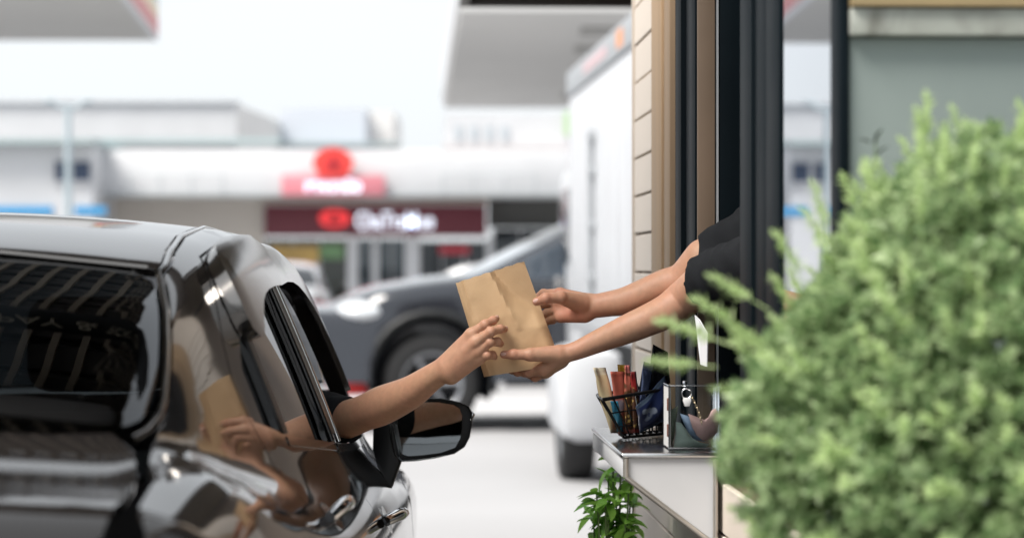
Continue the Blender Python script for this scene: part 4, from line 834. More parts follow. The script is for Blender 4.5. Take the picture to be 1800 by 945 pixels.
def curved_sheet(label, outline, d0, curve, m, name='folded_note', th=.0012):
    # outline in enlarged-crop coordinates; the sheet bows in depth
    P = np.array(outline, float); c = P.mean(0); V = []; n = len(P); base = Cc(c[0], c[1], d0)
    for off in (0, th):
        for q in P: V.append(Cc(q[0], q[1], d0 + curve * math.sin((q[0] - c[0]) / 60.) * .5 + off) - base)
        V.append(Cc(c[0], c[1], d0 + off - abs(curve) * .3) - base)
    Fc = []
    for i in range(n): j = (i + 1) % n; Fc += [(i, j, n), (n + 1 + j, n + 1 + i, 2 * n + 1), (i, n + 1 + i, n + 1 + j, j)]
    o = mesh(name, V, Fc, m, None, True); o.location = tuple(base); return tag(o, label, 'paper', 'folded notes in the acrylic box')
curved_sheet('pink folded note standing at the right inside the acrylic box', [(893, 530), (935, 545), (1000, 570), (1035, 585), (1070, 560), (1100, 500), (1130, 482), (1155, 520), (1165, 600), (1150, 690), (1090, 760), (1020, 765), (970, 720), (930, 650)], 4.692, .008, mat('note_pink', (.80, .50, .45), .6, var=.1, vscale=30))
curved_sheet('grey blue folded note tucked behind the pink one in the acrylic box', [(822, 528), (880, 545), (905, 560), (935, 650), (990, 730), (1040, 775), (960, 760), (890, 690), (850, 600)], 4.703, .006, mat('note_blue', (.30, .40, .55), .6, var=.1, vscale=30))
curved_sheet('large pale green folded note at the front of the acrylic box', [(785, 600), (830, 610), (880, 670), (930, 740), (1010, 790), (1080, 800), (1040, 830), (960, 840), (860, 845), (760, 840), (775, 780), (790, 700)], 4.683, .010, mat('note_green', (.52, .62, .52), .6, var=.12, vscale=30))
curved_sheet('dull green folded notes on edge at the left inside the acrylic box', [(735, 500), (770, 480), (805, 465), (800, 520), (780, 640), (770, 740), (745, 820), (735, 700)], 4.70, .004, mat('note_olive', (.20, .23, .16), .6, var=.3, vscale=60))
# dark tissue box and white paper by the window, cable and black tray at the right
tb = thing('black_tray', 'black slatted tray on the window sill behind the acrylic box', 'tray', KL(.02, 4.80, CT))
A = Acc()
box('tray_body', (0, 0, .002), (.14, .20, .105), M_black, tb, .008)
for i in range(5): box('tray_rib', (-.004, .01 + i * .038, .01), (-.0005, .03 + i * .038, .095), M_gblack, tb, .001)
pp = [Cc(950, -330, 4.85), Cc(990, -290, 4.84), Cc(1060, -170, 4.80), Cc(1055, 120, 4.80), Cc(1000, 100, 4.83)]
V = [p_ - pp[0] for p_ in pp] + [p_ + np.array([.002, .001, 0]) - pp[0] for p_ in pp]; n = len(pp)
o = mesh('paper_sheet', V, [tuple(range(n)), tuple(range(2 * n - 1, n - 1, -1))] + [(i, n + i, n + (i + 1) % n, (i + 1) % n) for i in range(n)], mat('white_paper', (.74, .74, .77), .6)); o.location = tuple(pp[0]); tag(o, 'white paper sheet standing in the window behind the black packets', 'paper')
cb = tube('black_cable', [KL(.012 + .05 * t, 4.58 - .22 * t, CT + .012 + .010 * math.sin(3 * t)) for t in np.linspace(0, 1, 9)], .0045, M_gblack); tag(cb, 'black cable lying on the sill beside the acrylic box', 'cable')

# ------------------------------------------------------------------ LEAFY PLANT UNDER THE LEDGE
def leaf_geo(L_, Wd, curl=.25, n=5):
    V = []; Fc = []
    for i in range(n + 1):
        t = i / n; w = Wd * math.sin(math.pi * min(1, t * .92 + .06)) ** .8 * (1 - .25 * t); z_ = -curl * L_ * t * t
        for s_ in (-1, 0, 1): V.append((s_ * w, L_ * t, z_ + abs(s_) * w * .35))
    for i in range(n):
        for j in range(2): Fc.append((i * 3 + j, i * 3 + j + 1, i * 3 + j + 4, i * 3 + j + 3))
    return V, Fc
def leaf_mat(name, c1, c2, tr=.35):
    m = bpy.data.materials.new(name); m.use_nodes = True; n = m.node_tree.nodes; L = m.node_tree.links; p = n['Principled BSDF']; o = n['Material Output']
    oi = n.new('ShaderNodeObjectInfo'); gi = n.new('ShaderNodeNewGeometry'); ad = n.new('ShaderNodeMath'); ad.operation = 'ADD'; L.new(oi.outputs['Random'], ad.inputs[0]); L.new(gi.outputs['Random Per Island'], ad.inputs[1]); fr = n.new('ShaderNodeMath'); fr.operation = 'FRACT'; L.new(ad.outputs[0], fr.inputs[0])
    x = n.new('ShaderNodeMixRGB'); x.inputs[1].default_value = (*c1, 1); x.inputs[2].default_value = (*c2, 1); L.new(fr.outputs[0], x.inputs[0]); L.new(x.outputs[0], p.inputs['Base Color']); p.inputs['Roughness'].default_value = .42
    t = n.new('ShaderNodeBsdfTranslucent'); L.new(x.outputs[0], t.inputs[0]); mm = n.new('ShaderNodeMixShader'); mm.inputs[0].default_value = tr; L.new(p.outputs[0], mm.inputs[1]); L.new(t.outputs[0], mm.inputs[2]); L.new(mm.outputs[0], o.inputs['Surface']); MATS[name] = m; return m
M_leafp = leaf_mat('plant_leaf', (.14, .36, .05), (.38, .66, .13))
M_stem = mat('green_stem', (.09, .14, .04), .6)
pl = thing('leafy_plant', 'bright green leafy plant growing below the serving ledge', 'plant', (.232, 5.48, 0)); pm = []
for (l_, w_, c_) in ((.055, .0145, .3), (.045, .0125, .15), (.062, .015, .45)):
    V, Fc = leaf_geo(l_, w_, c_); me = bpy.data.meshes.new('leaf'); me.from_pydata(V, [], Fc); me.polygons.foreach_set('use_smooth', [True] * len(Fc)); me.materials.append(M_leafp); pm.append(me)
rg = random.Random(5)
for k_ in range(30):
    az = rg.uniform(0, 6.28); rad = rg.uniform(.01, .085); h_ = rg.uniform(.70, .93) - rad * 1.0; topp = np.array([rad * math.cos(az) * .85, rad * math.sin(az), h_])
    mid = topp * [.45, .45, .55]; tube('stem', [(0, 0, 0), mid, topp], [.006, .004, .002], M_stem, pl, 5)
    for j in range(10):
        t = rg.uniform(.72, 1.0) if j > 3 else 1.0; p_ = mid * (1 - t) * 2 + topp * (2 * t - 1) if t > .5 else mid
        o = link('leaf', rg.choice(pm), None, pl); o.location = tuple(map(float, p_)); o.rotation_euler = (rg.uniform(-.7, .7), rg.uniform(-.5, .5), rg.uniform(0, 6.28)); s_ = rg.uniform(.7, 1.15); o.scale = (s_, s_, s_)

# ------------------------------------------------------------------ CLIPPED BUSH IN THE FOREGROUND
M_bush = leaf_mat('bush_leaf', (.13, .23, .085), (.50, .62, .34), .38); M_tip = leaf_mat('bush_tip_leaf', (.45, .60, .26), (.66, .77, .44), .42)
bush = thing('clipped_bush', 'rounded pale green bush in front of the kiosk end wall', 'bush', (.645, 3.02, 0))
rg2 = np.random.default_rng(11)
BC = np.array([.0, .0, 1.12]); BRr = np.array([.358, .27, .372])
def rosettes(P, D, sz, rg_, n=9):        # many leaf rosettes at once: points, directions -> vertices, triangles
    P = np.atleast_2d(P).astype(float); D = np.atleast_2d(D).astype(float); D = D / np.linalg.norm(D, axis=1, keepdims=True); sz = np.broadcast_to(np.asarray(sz, float), (len(P),))
    a = np.cross(D, [0, 0, 1.]); bad = np.linalg.norm(a, axis=1) < .1; a[bad] = [1., 0, 0]; a /= np.linalg.norm(a, axis=1, keepdims=True); b = np.cross(D, a); VV = []
    for i in range(n):
        N = len(P); an = (i * 2.4 + rg_.uniform(-.4, .4, N))[:, None]; f_ = i / n; op = .35 + .95 * f_ + rg_.uniform(-.12, .12, (N, 1)); od = np.cos(an) * a + np.sin(an) * b; L_ = (sz * (.55 + .6 * f_) * rg_.uniform(.75, 1.25, N))[:, None]; w = L_ * rg_.uniform(.20, .30, (N, 1))
        ax = D * np.cos(op) + od * np.sin(op); s_ = np.cross(ax, D); s_ /= np.linalg.norm(s_, axis=1, keepdims=True) + 1e-9; up = np.cross(s_, ax); r0 = P - D * (sz * .9 * f_)[:, None]
        VV.append(np.stack([r0, r0 + ax * L_ * .45 + s_ * w + up * w * .3, r0 + ax * L_ * .5 - up * w * .12, r0 + ax * L_ * .45 - s_ * w + up * w * .3, r0 + ax * L_], 1))
    V = np.concatenate(VV).reshape(-1, 3); k_ = np.arange(len(V) // 5)[:, None] * 5
    return V, np.concatenate([k_ + t for t in ([0, 1, 2], [0, 2, 3], [1, 4, 2], [3, 2, 4])])
lump = lambda d: 1 + .07 * math.sin(5 * d[0] + 3 * d[2] + 1) + .06 * math.sin(7 * d[2] - 4 * d[1]) + .05 * math.sin(9 * d[0] - 6 * d[1] + 2)
d = rg2.normal(size=(9500, 3)); d /= np.linalg.norm(d, axis=1, keepdims=True); d = d[(d[:, 2] > -.2) | (rg2.random(len(d)) > .2)]
r = np.array([lump(q) for q in d]) * (1 - .42 * rg2.random(len(d)) ** 1.7); p = BC + d * BRr * r[:, None]; low = p[:, 2] < .62; p[low, 2] -= rg2.random(low.sum()) * .45; p[low, :2] *= .9
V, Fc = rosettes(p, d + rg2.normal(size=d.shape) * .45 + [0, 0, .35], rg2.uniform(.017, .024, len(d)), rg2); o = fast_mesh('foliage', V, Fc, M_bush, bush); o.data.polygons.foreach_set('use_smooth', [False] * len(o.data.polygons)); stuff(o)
sm = []
for q in range(4):
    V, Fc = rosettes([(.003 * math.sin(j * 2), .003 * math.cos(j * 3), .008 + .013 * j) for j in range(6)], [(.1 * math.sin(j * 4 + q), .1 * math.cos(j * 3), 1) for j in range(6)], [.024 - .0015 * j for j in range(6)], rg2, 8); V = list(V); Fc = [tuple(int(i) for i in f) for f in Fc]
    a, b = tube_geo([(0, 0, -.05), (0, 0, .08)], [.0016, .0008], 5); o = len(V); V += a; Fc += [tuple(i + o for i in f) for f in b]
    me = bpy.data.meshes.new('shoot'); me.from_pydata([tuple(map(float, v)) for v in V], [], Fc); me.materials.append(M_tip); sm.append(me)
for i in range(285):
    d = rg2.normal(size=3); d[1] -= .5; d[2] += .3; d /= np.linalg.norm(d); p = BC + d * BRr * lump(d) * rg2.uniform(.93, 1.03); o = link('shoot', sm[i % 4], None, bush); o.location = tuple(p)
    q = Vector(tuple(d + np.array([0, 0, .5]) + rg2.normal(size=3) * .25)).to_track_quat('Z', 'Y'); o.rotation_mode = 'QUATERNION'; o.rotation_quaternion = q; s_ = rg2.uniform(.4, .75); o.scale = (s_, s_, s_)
def shoot_at(px, py, d, lean, s_=1.):
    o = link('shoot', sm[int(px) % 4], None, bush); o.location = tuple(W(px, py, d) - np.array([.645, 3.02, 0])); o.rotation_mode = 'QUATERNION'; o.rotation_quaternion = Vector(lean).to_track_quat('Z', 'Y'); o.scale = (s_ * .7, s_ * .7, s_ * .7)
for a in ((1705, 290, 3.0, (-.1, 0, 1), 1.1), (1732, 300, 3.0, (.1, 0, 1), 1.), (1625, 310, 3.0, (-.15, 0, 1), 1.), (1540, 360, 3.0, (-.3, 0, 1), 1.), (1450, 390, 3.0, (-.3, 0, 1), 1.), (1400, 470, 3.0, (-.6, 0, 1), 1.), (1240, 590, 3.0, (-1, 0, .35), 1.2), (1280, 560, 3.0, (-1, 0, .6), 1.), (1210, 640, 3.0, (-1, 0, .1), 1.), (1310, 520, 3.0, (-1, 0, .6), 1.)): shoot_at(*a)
for i in range(7):
    an = i * .9; tube('stem', [(.03 * math.cos(an), .03 * math.sin(an), 0), (.06 * math.cos(an), .06 * math.sin(an), .55), tuple(BC + np.array([.2 * math.cos(an), .18 * math.sin(an), .05]))], [.011, .008, .003], mat('bark', (.10, .07, .045), .8), bush, 6)
# the dark twig that stands clear of the bush
M_dleaf = leaf_mat('dark_leaf', (.02, .035, .02), (.035, .055, .028), .2); tw = thing('dark_twig', 'dark leafy twig standing behind the top of the bush', 'plant', W(1530, 1200, 3.2) * [1, 1, 0]); T0 = np.array(tw.location)
pth = [W(1536, 420, 3.2) - T0, W(1535, 330, 3.2) - T0, W(1538, 285, 3.2) - T0, W(1540, 245, 3.2) - T0]; tube('stem', [(0, 0, 0)] + pth, [.004, .003, .002, .0015, .001], M_stem, tw, 5)
V, Fc = leaf_geo(.021, .0065, .15); me = bpy.data.meshes.new('leaf'); me.from_pydata(V, [], Fc); me.materials.append(M_dleaf)
for (x, y, rx, ry, s_) in ((1538, 252, 1.4, .35, 1.1), (1530, 252, 1.2, -1.1, .9), (1541, 275, 1.2, .7, 1.), (1545, 268, 1.1, .9, .8), (1539, 302, 1.2, .9, .7), (1533, 310, 1.2, -.9, .7)):
    o = link('leaf', me, None, tw); o.location = tuple(W(x, y, 3.2) - T0); o.rotation_mode = 'QUATERNION'; o.rotation_quaternion = Vector((math.sin(ry), -.2, math.cos(ry))).to_track_quat('Y', 'Z'); o.scale = (s_, s_, s_)
# ------------------------------------------------------------------ BACKGROUND: forecourt canopies, shops, parked vehicles
def pbox(name, px0, px1, py0, py1, d, dep, m, parent=None, bev=0., org=None):
    a = W(px0, py1, d); b = W(px1, py0, d); o_ = np.zeros(3) if org is None else np.asarray(org, float); return box(name, tuple(a - o_), tuple(b + np.array([0, dep, 0]) - o_), m, parent, bev)
# forecourt canopy on the right
zc = 3.96
fc = thing('forecourt_canopy', 'broad grey forecourt canopy above the white truck', 'canopy', (0, 0, 0))
A_ = [(-.52, 24.6), (9, 24.6), (9, 39.4), (-1.113, 39.4)]
prism('soffit', [(a, b) for a, b in A_], M_grey, fc, zc, zc + .12, fn=lambda a, c, b: (a, b, c))
prism('fascia', [(a + (-.03 if a < 0 else .03), b + (.03 if b > 30 else -.03)) for a, b in A_], M_white, fc, zc + .125, zc + .65, fn=lambda a, c, b: (a, b, c))
for x0, y0 in ((.75, 26.2), (.75, 28.4), (.75, 33), (.75, 36)): box('canopy_light', (x0, y0, zc - .03), (x0 + .9, y0 + .8, zc - .002), mat('light_panel_off', (.33, .33, .32), .5), fc)
for x0, y0 in ((2.6, 32.), (7.5, 32.)): box('column', (x0 - .25, y0 - .25, 0), (x0 + .25, y0 + .25, zc - .002), M_white, fc)
# fuel station canopy on the left
zl = 4.17
lc = thing('station_canopy', 'grey station canopy with a red and yellow edge at the upper left', 'canopy', (0, 0, 0))
B_ = [(-4.06, 24.7), (-4.45, 30.), (-22., 30.), (-22., 24.7)]
prism('soffit', B_, mat('grey_soffit_left', (.50, .50, .485), .6, var=.06, vscale=.7), lc, zl, zl + .10, fn=lambda a, c, b: (a, b, c))
def edge_strip(name, z0, z1, m, out): prism(name, [(-4.06, 24.7), (-4.06 + out, 24.7), (-4.45 + out, 30. + .02), (-4.45, 30.02)], m, lc, z0, z1, fn=lambda a, c, b: (a, b, c))
M_redf = mat('fascia_red', (.55, .12, .12), .4); edge_strip('fascia_lip', zl - .01, zl + .06, M_white, .05); edge_strip('fascia_stripe', zl + .062, zl + .26, M_redf, .06); edge_strip('fascia_band', zl + .262, zl + .42, mat('fascia_yellow', (.70, .56, .34), .4), .06); edge_strip('fascia_top', zl + .422, zl + .85, M_white, .06)
prism('roof_deck', [(a - .02, b) for a, b in B_], M_white, lc, zl + .105, zl + .8, fn=lambda a, c, b: (a, b, c))
for x0, y0 in ((-12, 26.),): box('column', (x0 - .25, y0 - .25, 0), (x0 + .25, y0 + .25, zl - .002), M_white, lc)
# long white shop building
sb = thing('shop_building', 'long white shop building with a projecting front band across the forecourt', 'building', (0, 0, 0))
GY = HZ + CH * FPX / 46.
pbox('front_band', 165, 1400, 264, 345, 44.6, 2.0, M_white, sb, .02)
pbox('band_gutter', 165, 1400, 341.5, 345.6, 44.5, .09, mat('gutter_grey', (.30, .33, .34), .5), sb)
pbox('shop_wall', 170, 463, 346, GY + 4, 46.0, .3, mat('beige_render', (.58, .54, .49), .7, var=.06, vscale=.8), sb)
pbox('shop_wall', 858, 1400, 346, 400, 46.4, .2, mat('dark_shopfront', (.09, .09, .085), .5), sb)
pbox('sign_soffit', 464, 857, 346, 359, 46.0, .2, mat('peach_render', (.60, .50, .43), .7), sb)
pbox('block_wall', -250, 163, 252, GY + 8, 43.6, 3.2, M_white, sb)
pbox('eave', 164, 492, 243, 251.5, 46.7, .3, mat('eave_grey_green', (.34, .42, .43), .5), sb); pbox('eave', -260, 163.5, 243, 251.5, 43.2, 3.6, mat('eave_grey_green', (.34, .42, .43), .5), sb)
for a, b in ((97, 117), (128, 158)): w_ = pbox('block_window', a, b, 284, 318, 43.55, .04, mat('window_navy', (.035, .055, .10), .2), sb); pbox('window_sill', a - 2, b + 2, 318.4, 321, 43.5, .08, M_white, w_)
pbox('blue_stripe', -250, 92, 363, 376.5, 43.55, .04, mat('stripe_blue', (.02, .30, .62), .4), sb); pbox('blue_stripe', 131, 186, 363, 376.5, 43.56, .03, MATS['stripe_blue'], sb)
pbox('upper_wall', -300, 416, 181, 243, 50., 6, M_white, sb); pbox('upper_coping', -300, 418, 176, 181, 49.9, .4, mat('coping_grey', (.55, .57, .60), .6), sb)
M_bluew = mat('pale_blue_wall', (.56, .59, .65), .6)
a = W(416, 181, 50.0); b = W(492, 190, 56.); prism('upper_wall_return', [(a[0], a[1]), (b[0], b[1]), (b[0], b[1] + 1), (a[0], a[1] + 1.)], M_offwhite, sb, 3.6, 4.75, fn=lambda a, c, b: (a, b, c))
pbox('upper_wall_far', 491, 642, 190, 256, 56.2, 5, M_bluew, sb); pbox('upper_eave_far', 485, 700, 250, 256, 55.6, .5, MATS['eave_grey_green'], sb); pbox('upper_wall_far', 643, 692, 196, 250, 57.4, 4, M_offwhite, sb)
# storefront: columns, panes, door
sf = {}
M_pane = glass_mat('shop_glass', (.55, .6, .62), 1.5)
for (x0, x1) in ((612, 628), (655, 664), (713, 737), (856, 866)): pbox('column', x0, x1, 416, GY + 4, 45.9, .3, M_white, sb)
def shopwin(x0, x1, y0, y1, back, n):
    f = pbox('shop_window', x0, x1, y0, y1, 47.2, .1, back, sb)
    for i in range(n): a, b = x0 + (x1 - x0) * i / n, x0 + (x1 - x0) * (i + 1) / n; pbox('pane', a + .6, b - .6, y0 + .6, y1 - .6, 46.05, .02, M_pane, f)
    for i in range(n + 1): a = x0 + (x1 - x0) * i / n; pbox('mullion', a - .8, a + .8, y0, y1, 46.0, .05, M_white, f)
shopwin(467, 611, 420, GY + 2, mat('shop_inside_warm', (.34, .28, .18), .7, var=.5, vscale=.9), 3)
shopwin(665, 712, 420, GY + 2, mat('shop_inside_grey', (.42, .44, .46), .7, var=.3, vscale=1.5), 2); shopwin(738, 855, 424, GY + 2, mat('shop_inside_dark', (.05, .04, .045), .6, var=.4, vscale=2), 3); shopwin(867, 1010, 402, GY + 2, mat('shop_inside_black', (.025, .025, .03), .5), 3); shopwin(629, 654, 420, GY + 2, MATS['shop_inside_grey'], 1)
pbox('poster', 475, 560, 432, 462, 45.98, .02, mat('poster_ochre', (.50, .33, .10), .5, var=.3, vscale=2), sb); pbox('poster', 562, 605, 430, 455, 45.98, .02, mat('poster_green', (.16, .30, .14), .5, var=.4, vscale=3), sb); pbox('poster', 772, 825, 432, 446, 45.98, .02, mat('poster_red', (.45, .03, .05), .5), sb)
# signs
def ellipse_poly(cx, cy, rx, ry, n=28): return [(cx + rx * math.cos(t), cy + ry * math.sin(t)) for t in np.linspace(0, 2 * math.pi, n, endpoint=False)]
M_logo = mat('logo_red', (.72, .035, .04), .4, emit=.25); M_logod = mat('logo_dark_red', (.42, .02, .03), .4); M_sign = mat('sign_burgundy', (.135, .022, .035), .5); M_lett = mat('sign_white', (.80, .88, 1.0), .5, emit=.38)
def hand_logo(parent, cx, cy, sc_, y):   # oval with a raised thumb, as on the shop sign
    e = [(cx + x * sc_, cy + z * sc_) for x, z in ((-.30, -.28), (.30, -.28), (.34, .02), (.10, .06), (.12, .34), (0, .42), (-.06, .10), (-.30, .04))]; prism('emblem', e, M_logod, parent, y - .03, y - .005)
s1 = thing('shop_sign', 'burgundy shop sign with a red oval logo and white lettering', 'sign', tuple(W(660, 415, 45.85))); o_ = np.array(s1.location)
pbox('sign_panel', 465, 855, 360, 415, 45.85, .12, M_sign, s1, .01, o_)
def loc(px, py): q = W(px, py, 45.85) - o_; return q
c = loc(588, 384); prism('logo', ellipse_poly(c[0], c[2], .29, .17), M_logo, s1, -.05, -.005); hand_logo(s1, c[0], c[2], .36, -.05)
c = loc(694, 388); tx = text_mesh('lettering', 'ChaTraMue', .43, M_lett, s1, .02, (c[0], -.03, c[2] - .01), bold=.006); b_ = [v[0] for v in tx.bound_box]; f_ = 1.47 / (max(b_) - min(b_)); tx.data.transform(Matrix.Translation((c[0], 0, 0)) @ Matrix.Diagonal((f_, 1, 1, 1)) @ Matrix.Translation((-c[0], 0, 0)))
s2 = thing('roof_sign', 'pink roof sign panel topped by a bright red oval logo', 'sign', tuple(W(585, 345, 44.4))); o_ = np.array(s2.location)
pbox('sign_panel', 495, 676, 308, 344, 44.4, .12, mat('sign_pink', (.62, .22, .26), .5), s2, .01, o_)
c = W(586, 286, 44.4) - o_; prism('logo', ellipse_poly(c[0], c[2], .37, .27), mat('logo_bright_red', (.80, .06, .05), .4), s2, -.10, -.005); hand_logo(s2, c[0], c[2], .42, -.10)
prism('logo_base', [(c[0] - .30, c[2] - .25), (c[0] + .30, c[2] - .25), (c[0] + .26, c[2] - .12), (c[0] - .26, c[2] - .12)], MATS['logo_bright_red'], s2, -.06, -.012)
c = W(586, 328, 44.4) - o_; tx = text_mesh('lettering', 'ชาตรามือ', .32, M_lett, s2, .02, (c[0], -.03, c[2]), bold=.006); b_ = [v[0] for v in tx.bound_box]; f_ = 1.02 / max(.1, (max(b_) - min(b_))); tx.data.transform(Matrix.Translation((c[0], 0, 0)) @ Matrix.Diagonal((f_, 1, 1, 1)) @ Matrix.Translation((-c[0], 0, 0)))
def frame(px0, px1, py0, py1, n, lab):
    t = thing('sign_frame', lab, 'frame', tuple(W(px0, py1, 44.2)), group='empty sign frames on the front band'); o_ = np.array(t.location); M = mat('frame_grey', (.45, .48, .50), .5, .3)
    for i in range(n + 1): x = px0 + (px1 - px0) * i / n; tube('upright', [W(x, py1, 44.2) - o_, W(x, py0, 44.2) - o_], .02, M, t, 6)
    tube('rail', [W(px0, py0, 44.2) - o_, W(px1, py0, 44.2) - o_], .02, M, t, 6); tube('bracket', [W(px0, py1, 44.2) - o_, W(px0, py1, 44.2) - o_ + np.array([0, .45, 0])], .02, M, t, 6); tube('bracket', [W(px1, py1, 44.2) - o_, W(px1, py1, 44.2) - o_ + np.array([0, .45, 0])], .02, M, t, 6)
frame(228, 392, 306, 341, 3, 'empty grey sign frame on the white band at the left'); frame(780, 942, 306, 341, 3, 'empty grey sign frame on the white band right of the signs')
# street lamp with two arms
lm = thing('street_lamp', 'pale two-armed street lamp in front of the white building', 'street lamp', (W(120, 470, 36)[0], 36, 0)); M_lp = mat('lamp_grey', (.42, .50, .54), .5, .2); zt = W(0, 188, 36)[2]
tube('pole', [(0, 0, 0), (0, 0, zt)], [.07, .045], M_lp, lm, 10)
for s_ in (-1, 1): tube('arm', [(0, 0, zt - .01), (s_ * .14, 0, zt + .01), (s_ * .24, 0, zt + .07)], .025, M_lp, lm, 8); box('lamp_head', (s_ * .28 - .07, -.06, zt + .06), (s_ * .28 + .07, .06, zt + .11), M_lp, lm, .015)
# far white building on the right, seen under the canopy
fb = thing('far_building', 'far white building with small windows seen under the right canopy', 'building', (0, 0, 0))
pbox('wall', 780, 1400, 200, 300, 62, 4, M_white, fb); pbox('coping', 776, 1400, 256, 262, 61.6, .3, mat('coping_pink', (.62, .58, .58), .6), fb)
for i in range(4): pbox('window', 800 + i * 27, 812 + i * 27, 222, 246, 61.95, .04, mat('pale_window', (.45, .50, .54), .3), fb)
pbox('panel', 993, 1003, 196, 238, 61.9, .05, mat('panel_green', (.40, .60, .30), .5), fb); pbox('panel', 1003, 1010, 215, 262, 61.9, .05, mat('panel_violet', (.30, .22, .50), .5), fb)
# thin flat dark strip across the forecourt
struct(mesh('dark_ground_strip', [(-1.2, 21.3, .004), (3., 21.3, .004), (3., 21.75, .004), (-1.2, 21.75, .004)], [(0, 1, 2, 3)], mat('ground_strip_dark', (.10, .105, .11), .7)))
struct(mesh('forecourt_strip', [(-3, 22.2, .004), (3., 22.2, .004), (3., 25.5, .004), (-3, 25.5, .004)], [(0, 1, 2, 3)], mat('pale_concrete', (.47, .47, .48), .8, var=.06, vscale=.5)))

# ---- white box truck beyond the kiosk
tr = thing('box_truck', 'white box truck parked beyond the kiosk corner', 'truck', (.76, 14.5, 0), math.atan(.064)); M_tw = mat('truck_white', (.52, .535, .56), .4, var=.05, vscale=3); M_tg = mat('truck_grey', (.42, .44, .46), .4, .4)
def tbox(name, lo, hi, m=M_tw, bev=.0, parent=tr): return box(name, lo, hi, m, parent, bev)
tbox('cargo_box', (0, 0, .86), (1.9, 4.65, 2.88), bev=.02)
for i in range(8): tbox('side_panel', (-.012, .03 + i * .575, .92), (-.001, .03 + i * .575 + .565, 2.68), bev=.003)
tbox('top_rail', (-.03, -.01, 2.70), (-.0125, 4.66, 2.885), M_tg, .004); tbox('orange_decal', (-.034, .6, 2.74), (-.0305, .95, 2.85), mat('decal_orange', (.70, .30, .14), .5)); tbox('red_decal', (-.034, 1.6, 2.76), (-.0305, 3.2, 2.83), mat('decal_pink', (.55, .40, .42), .5))
tube('door_bar', [(-.04, 2.6, 1.0), (-.04, 2.6, 2.3)], .022, M_tg, tr, 8)
for zz in (1.25, 1.62, 2.0, 2.25): tbox('hinge', (-.055, 2.52, zz), (-.013, 2.68, zz + .07), M_tg, .005)
tbox('chassis', (.2, .1, .45), (1.7, 4.6, .84), M_black, .01)
tbox('wheel_guard', (-.42, .50, .26), (-.02, 1.70, .84), bev=.10); tbox('wheel_guard', (1.92, .55, .26), (2.2, 2.6, .90), bev=.10)
wheel(tr, (-.29, 1.02, .34), .34, .22, M_rim); wheel(tr, (1.95, .92, .34), .34, .22, M_rim); wheel(tr, (.1, 5.4, .34), .34, .22, M_rim); wheel(tr, (1.8, 5.4, .34), .34, .22, M_rim)
tbox('cab', (.05, 4.7, .45), (1.85, 6.3, 2.2), bev=.12); tbox('cab_window', (.03, 5.1, 1.4), (.045, 5.9, 2.0), M_gblack, .005); tbox('marker_lamp', (-.02, -.03, .55), (.12, -.005, .68), mat('amber', (.7, .3, .1), .3))
tbox('rear_bumper', (-.05, -.12, .40), (1.95, .08, .60), M_tg, .02)

# ---- grey blue pickup-style SUV, side on
def CFS(P):
    x, s, z = P[..., 0], P[..., 1], P[..., 2]; ax = np.abs(x)
    L = smaxp(ax - (sW(s) - sPR(z)), z - sT(s) + .04 * (x / .8) ** 2, .14); L = smaxp(L, .04 + .14 * (ax / .9) ** 3 - s, .12); L = smaxp(L, s - sN(z) + .30 * (ax / .9) ** 3, .14); L = smaxp(L, .34 - z, .06)
    G = smaxp(ax - (.86 - .30 * (z - 1.1)), (z - sF(s) + .03 * (x / .6) ** 2) * .85, .09); return sminp(L, G, .05)
sW = mono([(0, .88), (1, .92), (3, .93), (4.2, .93), (4.8, .86)]); sPR = mono([(.3, .08), (.5, .02), (.8, 0), (1.0, .01), (1.15, .02), (1.4, .16)]); sT = mono([(0, 1.12), (1, 1.18), (3, 1.3), (3.6, 1.30), (4.3, 1.22), (4.65, 1.10), (4.8, .95)]); sN = mono([(.3, 4.66), (.6, 4.8), (.85, 4.82), (1.05, 4.78), (1.2, 4.72)])
sF = mono([(-.2, .9), (.15, 1.4), (.5, 1.72), (1.2, 1.79), (2.1, 1.80), (2.6, 1.76), (3.0, 1.60), (3.6, 1.30), (4, 1.05)])
SEDAN_CF = CF; CF = CFS
def suv_solid(P):
    d = CFS(P)
    for s_ in (.95, 3.95): d = np.maximum(d, -np.maximum(np.hypot(P[..., 1] - s_, P[..., 2] - .46) - .50, .55 - np.abs(P[..., 0])))
    return d
sv = thing('dark_suv', 'dark slate blue SUV parked side on behind the paper bag', 'car', (3.15, 21.3, 0), math.radians(90 + 7)); M_suv = mat('slate_blue_paint', (.016, .019, .027), .25, .2, coat=1)
v, q = surface_nets(suv_solid, (-1, -.05, .3), (1, 4.9, 1.85), .035, 2); fast_mesh('body', v, q, M_suv, sv)
AZ = .9
for pts in ([(1.75, 1.27), (2.55, 1.27), (2.55, 1.66), (1.8, 1.68)], [(2.62, 1.27), (3.42, 1.25), (3.1, 1.46), (2.72, 1.63), (2.62, 1.65)], [(.55, 1.28), (1.65, 1.27), (1.68, 1.68), (.75, 1.64)]): patch('side_window', uvA(side(*pts)), mapA, mat('suv_glass', (.05, .065, .085), .08, coat=1), sv, off=.004, lip=.02, mirror=True)
wsp = top((2.72, 0), (2.75, .45), (2.80, .62), (3.45, .72), (3.58, .5), (3.62, 0)); patch('windscreen', sym(wsp, uvA), mapA, mat('suv_windscreen', (.30, .34, .38), .06, coat=1), sv, off=.004, lip=.02)
CF = SEDAN_CF; AZ = .70
for x_ in (-.80, .80):
    for s_ in (.95, 3.95): wheel(sv, (x_, s_, .40), .40, .25, mat('dark_rim', (.30, .31, .33), .35, .8), spokes=6)
M_hl = mat('headlamp_clear', (.72, .75, .78), .06, .2, coat=1)
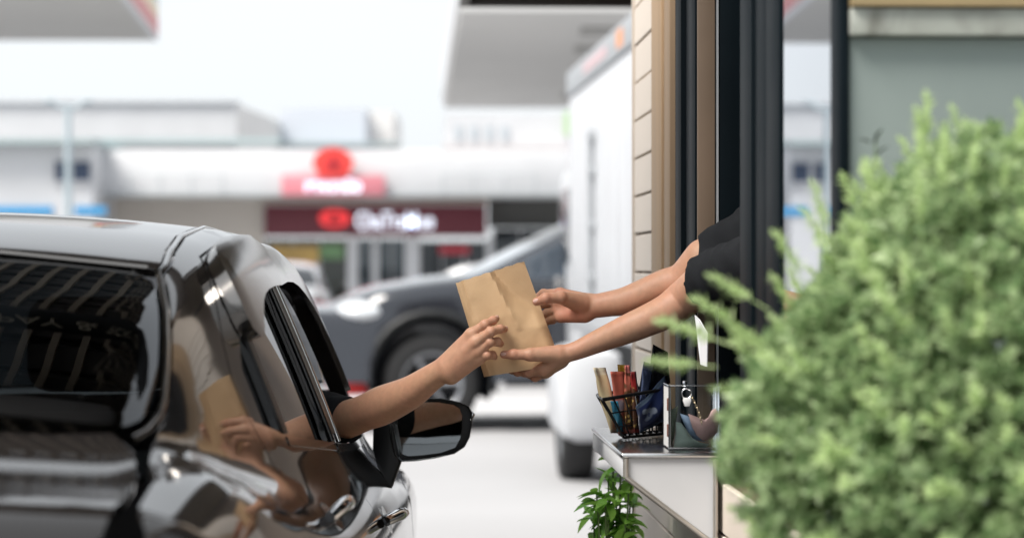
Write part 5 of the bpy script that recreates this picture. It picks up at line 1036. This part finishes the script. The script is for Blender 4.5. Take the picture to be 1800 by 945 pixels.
for x_ in (-.66, .66):
    bm = bmesh.new(); bmesh.ops.create_uvsphere(bm, u_segments=16, v_segments=10, radius=1); bmesh.ops.scale(bm, vec=(.24, .24, .11), verts=bm.verts); bmesh.ops.translate(bm, vec=(x_ * 1.08, 4.50, .98), verts=bm.verts); bm_obj('headlamp', bm, M_hl, sv, 60)
    o = box('door_mirror', (x_ * 1.48 - .10, 3.2, 1.22), (x_ * 1.48 + .10, 3.32, 1.38), M_suv, sv, .04); 
    a = np.linspace(-.25, 3.4, 14); tube('arch_flare', [(x_ / .66 * .945, 3.95 + .52 * math.cos(t), .46 + .52 * math.sin(t)) for t in a], .035, M_black, sv, 8); tube('arch_flare', [(x_ / .66 * .945, .95 + .52 * math.cos(t), .46 + .52 * math.sin(t)) for t in a], .035, M_black, sv, 8)
box('front_bumper', (-.72, 4.55, .42), (.72, 4.86, .80), M_black, sv, .06); box('grille', (-.45, 4.74, .84), (.45, 4.83, 1.02), M_black, sv, .02)
for x_ in (-.62, .62): box('tow_hook', (x_ - .22, 4.45, .30), (x_ + .22, 4.74, .42), mat('hook_red', (.60, .02, .02), .4), sv, .02)
tube('side_step', [(-.95, 1.5, .42), (-.95, 3.35, .42)], .05, M_black, sv); tube('side_step', [(.95, 1.5, .42), (.95, 3.35, .42)], .05, M_black, sv)

# ---- white cars parked by the shops: the sedan's form again in white, fewer parts
M_wcar = mat('white_car_paint', (.60, .61, .63), .25, coat=.8)
def car_copy(label, loc_, rz):
    r = thing('parked_car', label, 'car', loc_, rz, 'white cars parked by the shops')
    for ch in list(car.children):
        if ch.type != 'MESH' or ch.name.split('.')[0] in ('front_seat', 'rear_seat', 'steering_wheel', 'steering_column', 'parcel_shelf'): continue
        c_ = ch.copy(); COL.objects.link(c_); c_.parent = r
        if ch.data.materials and ch.data.materials[0] == M_paint: c_.material_slots[0].link = 'OBJECT'; c_.material_slots[0].material = M_wcar
        for g in ch.children:
            if g.name.split('.')[0] in ('window_glass', 'rim', 'spokes'): e = g.copy(); COL.objects.link(e); e.parent = c_
    return r
car_copy('white parked car seen from behind, beside the black sedan roof', (-3.15, 31., 0), math.radians(3))
car_copy('white parked car side on, half hidden behind the dark SUV bonnet', (2.1, 40.5, 0), math.radians(82))
bpy.context.view_layer.update()
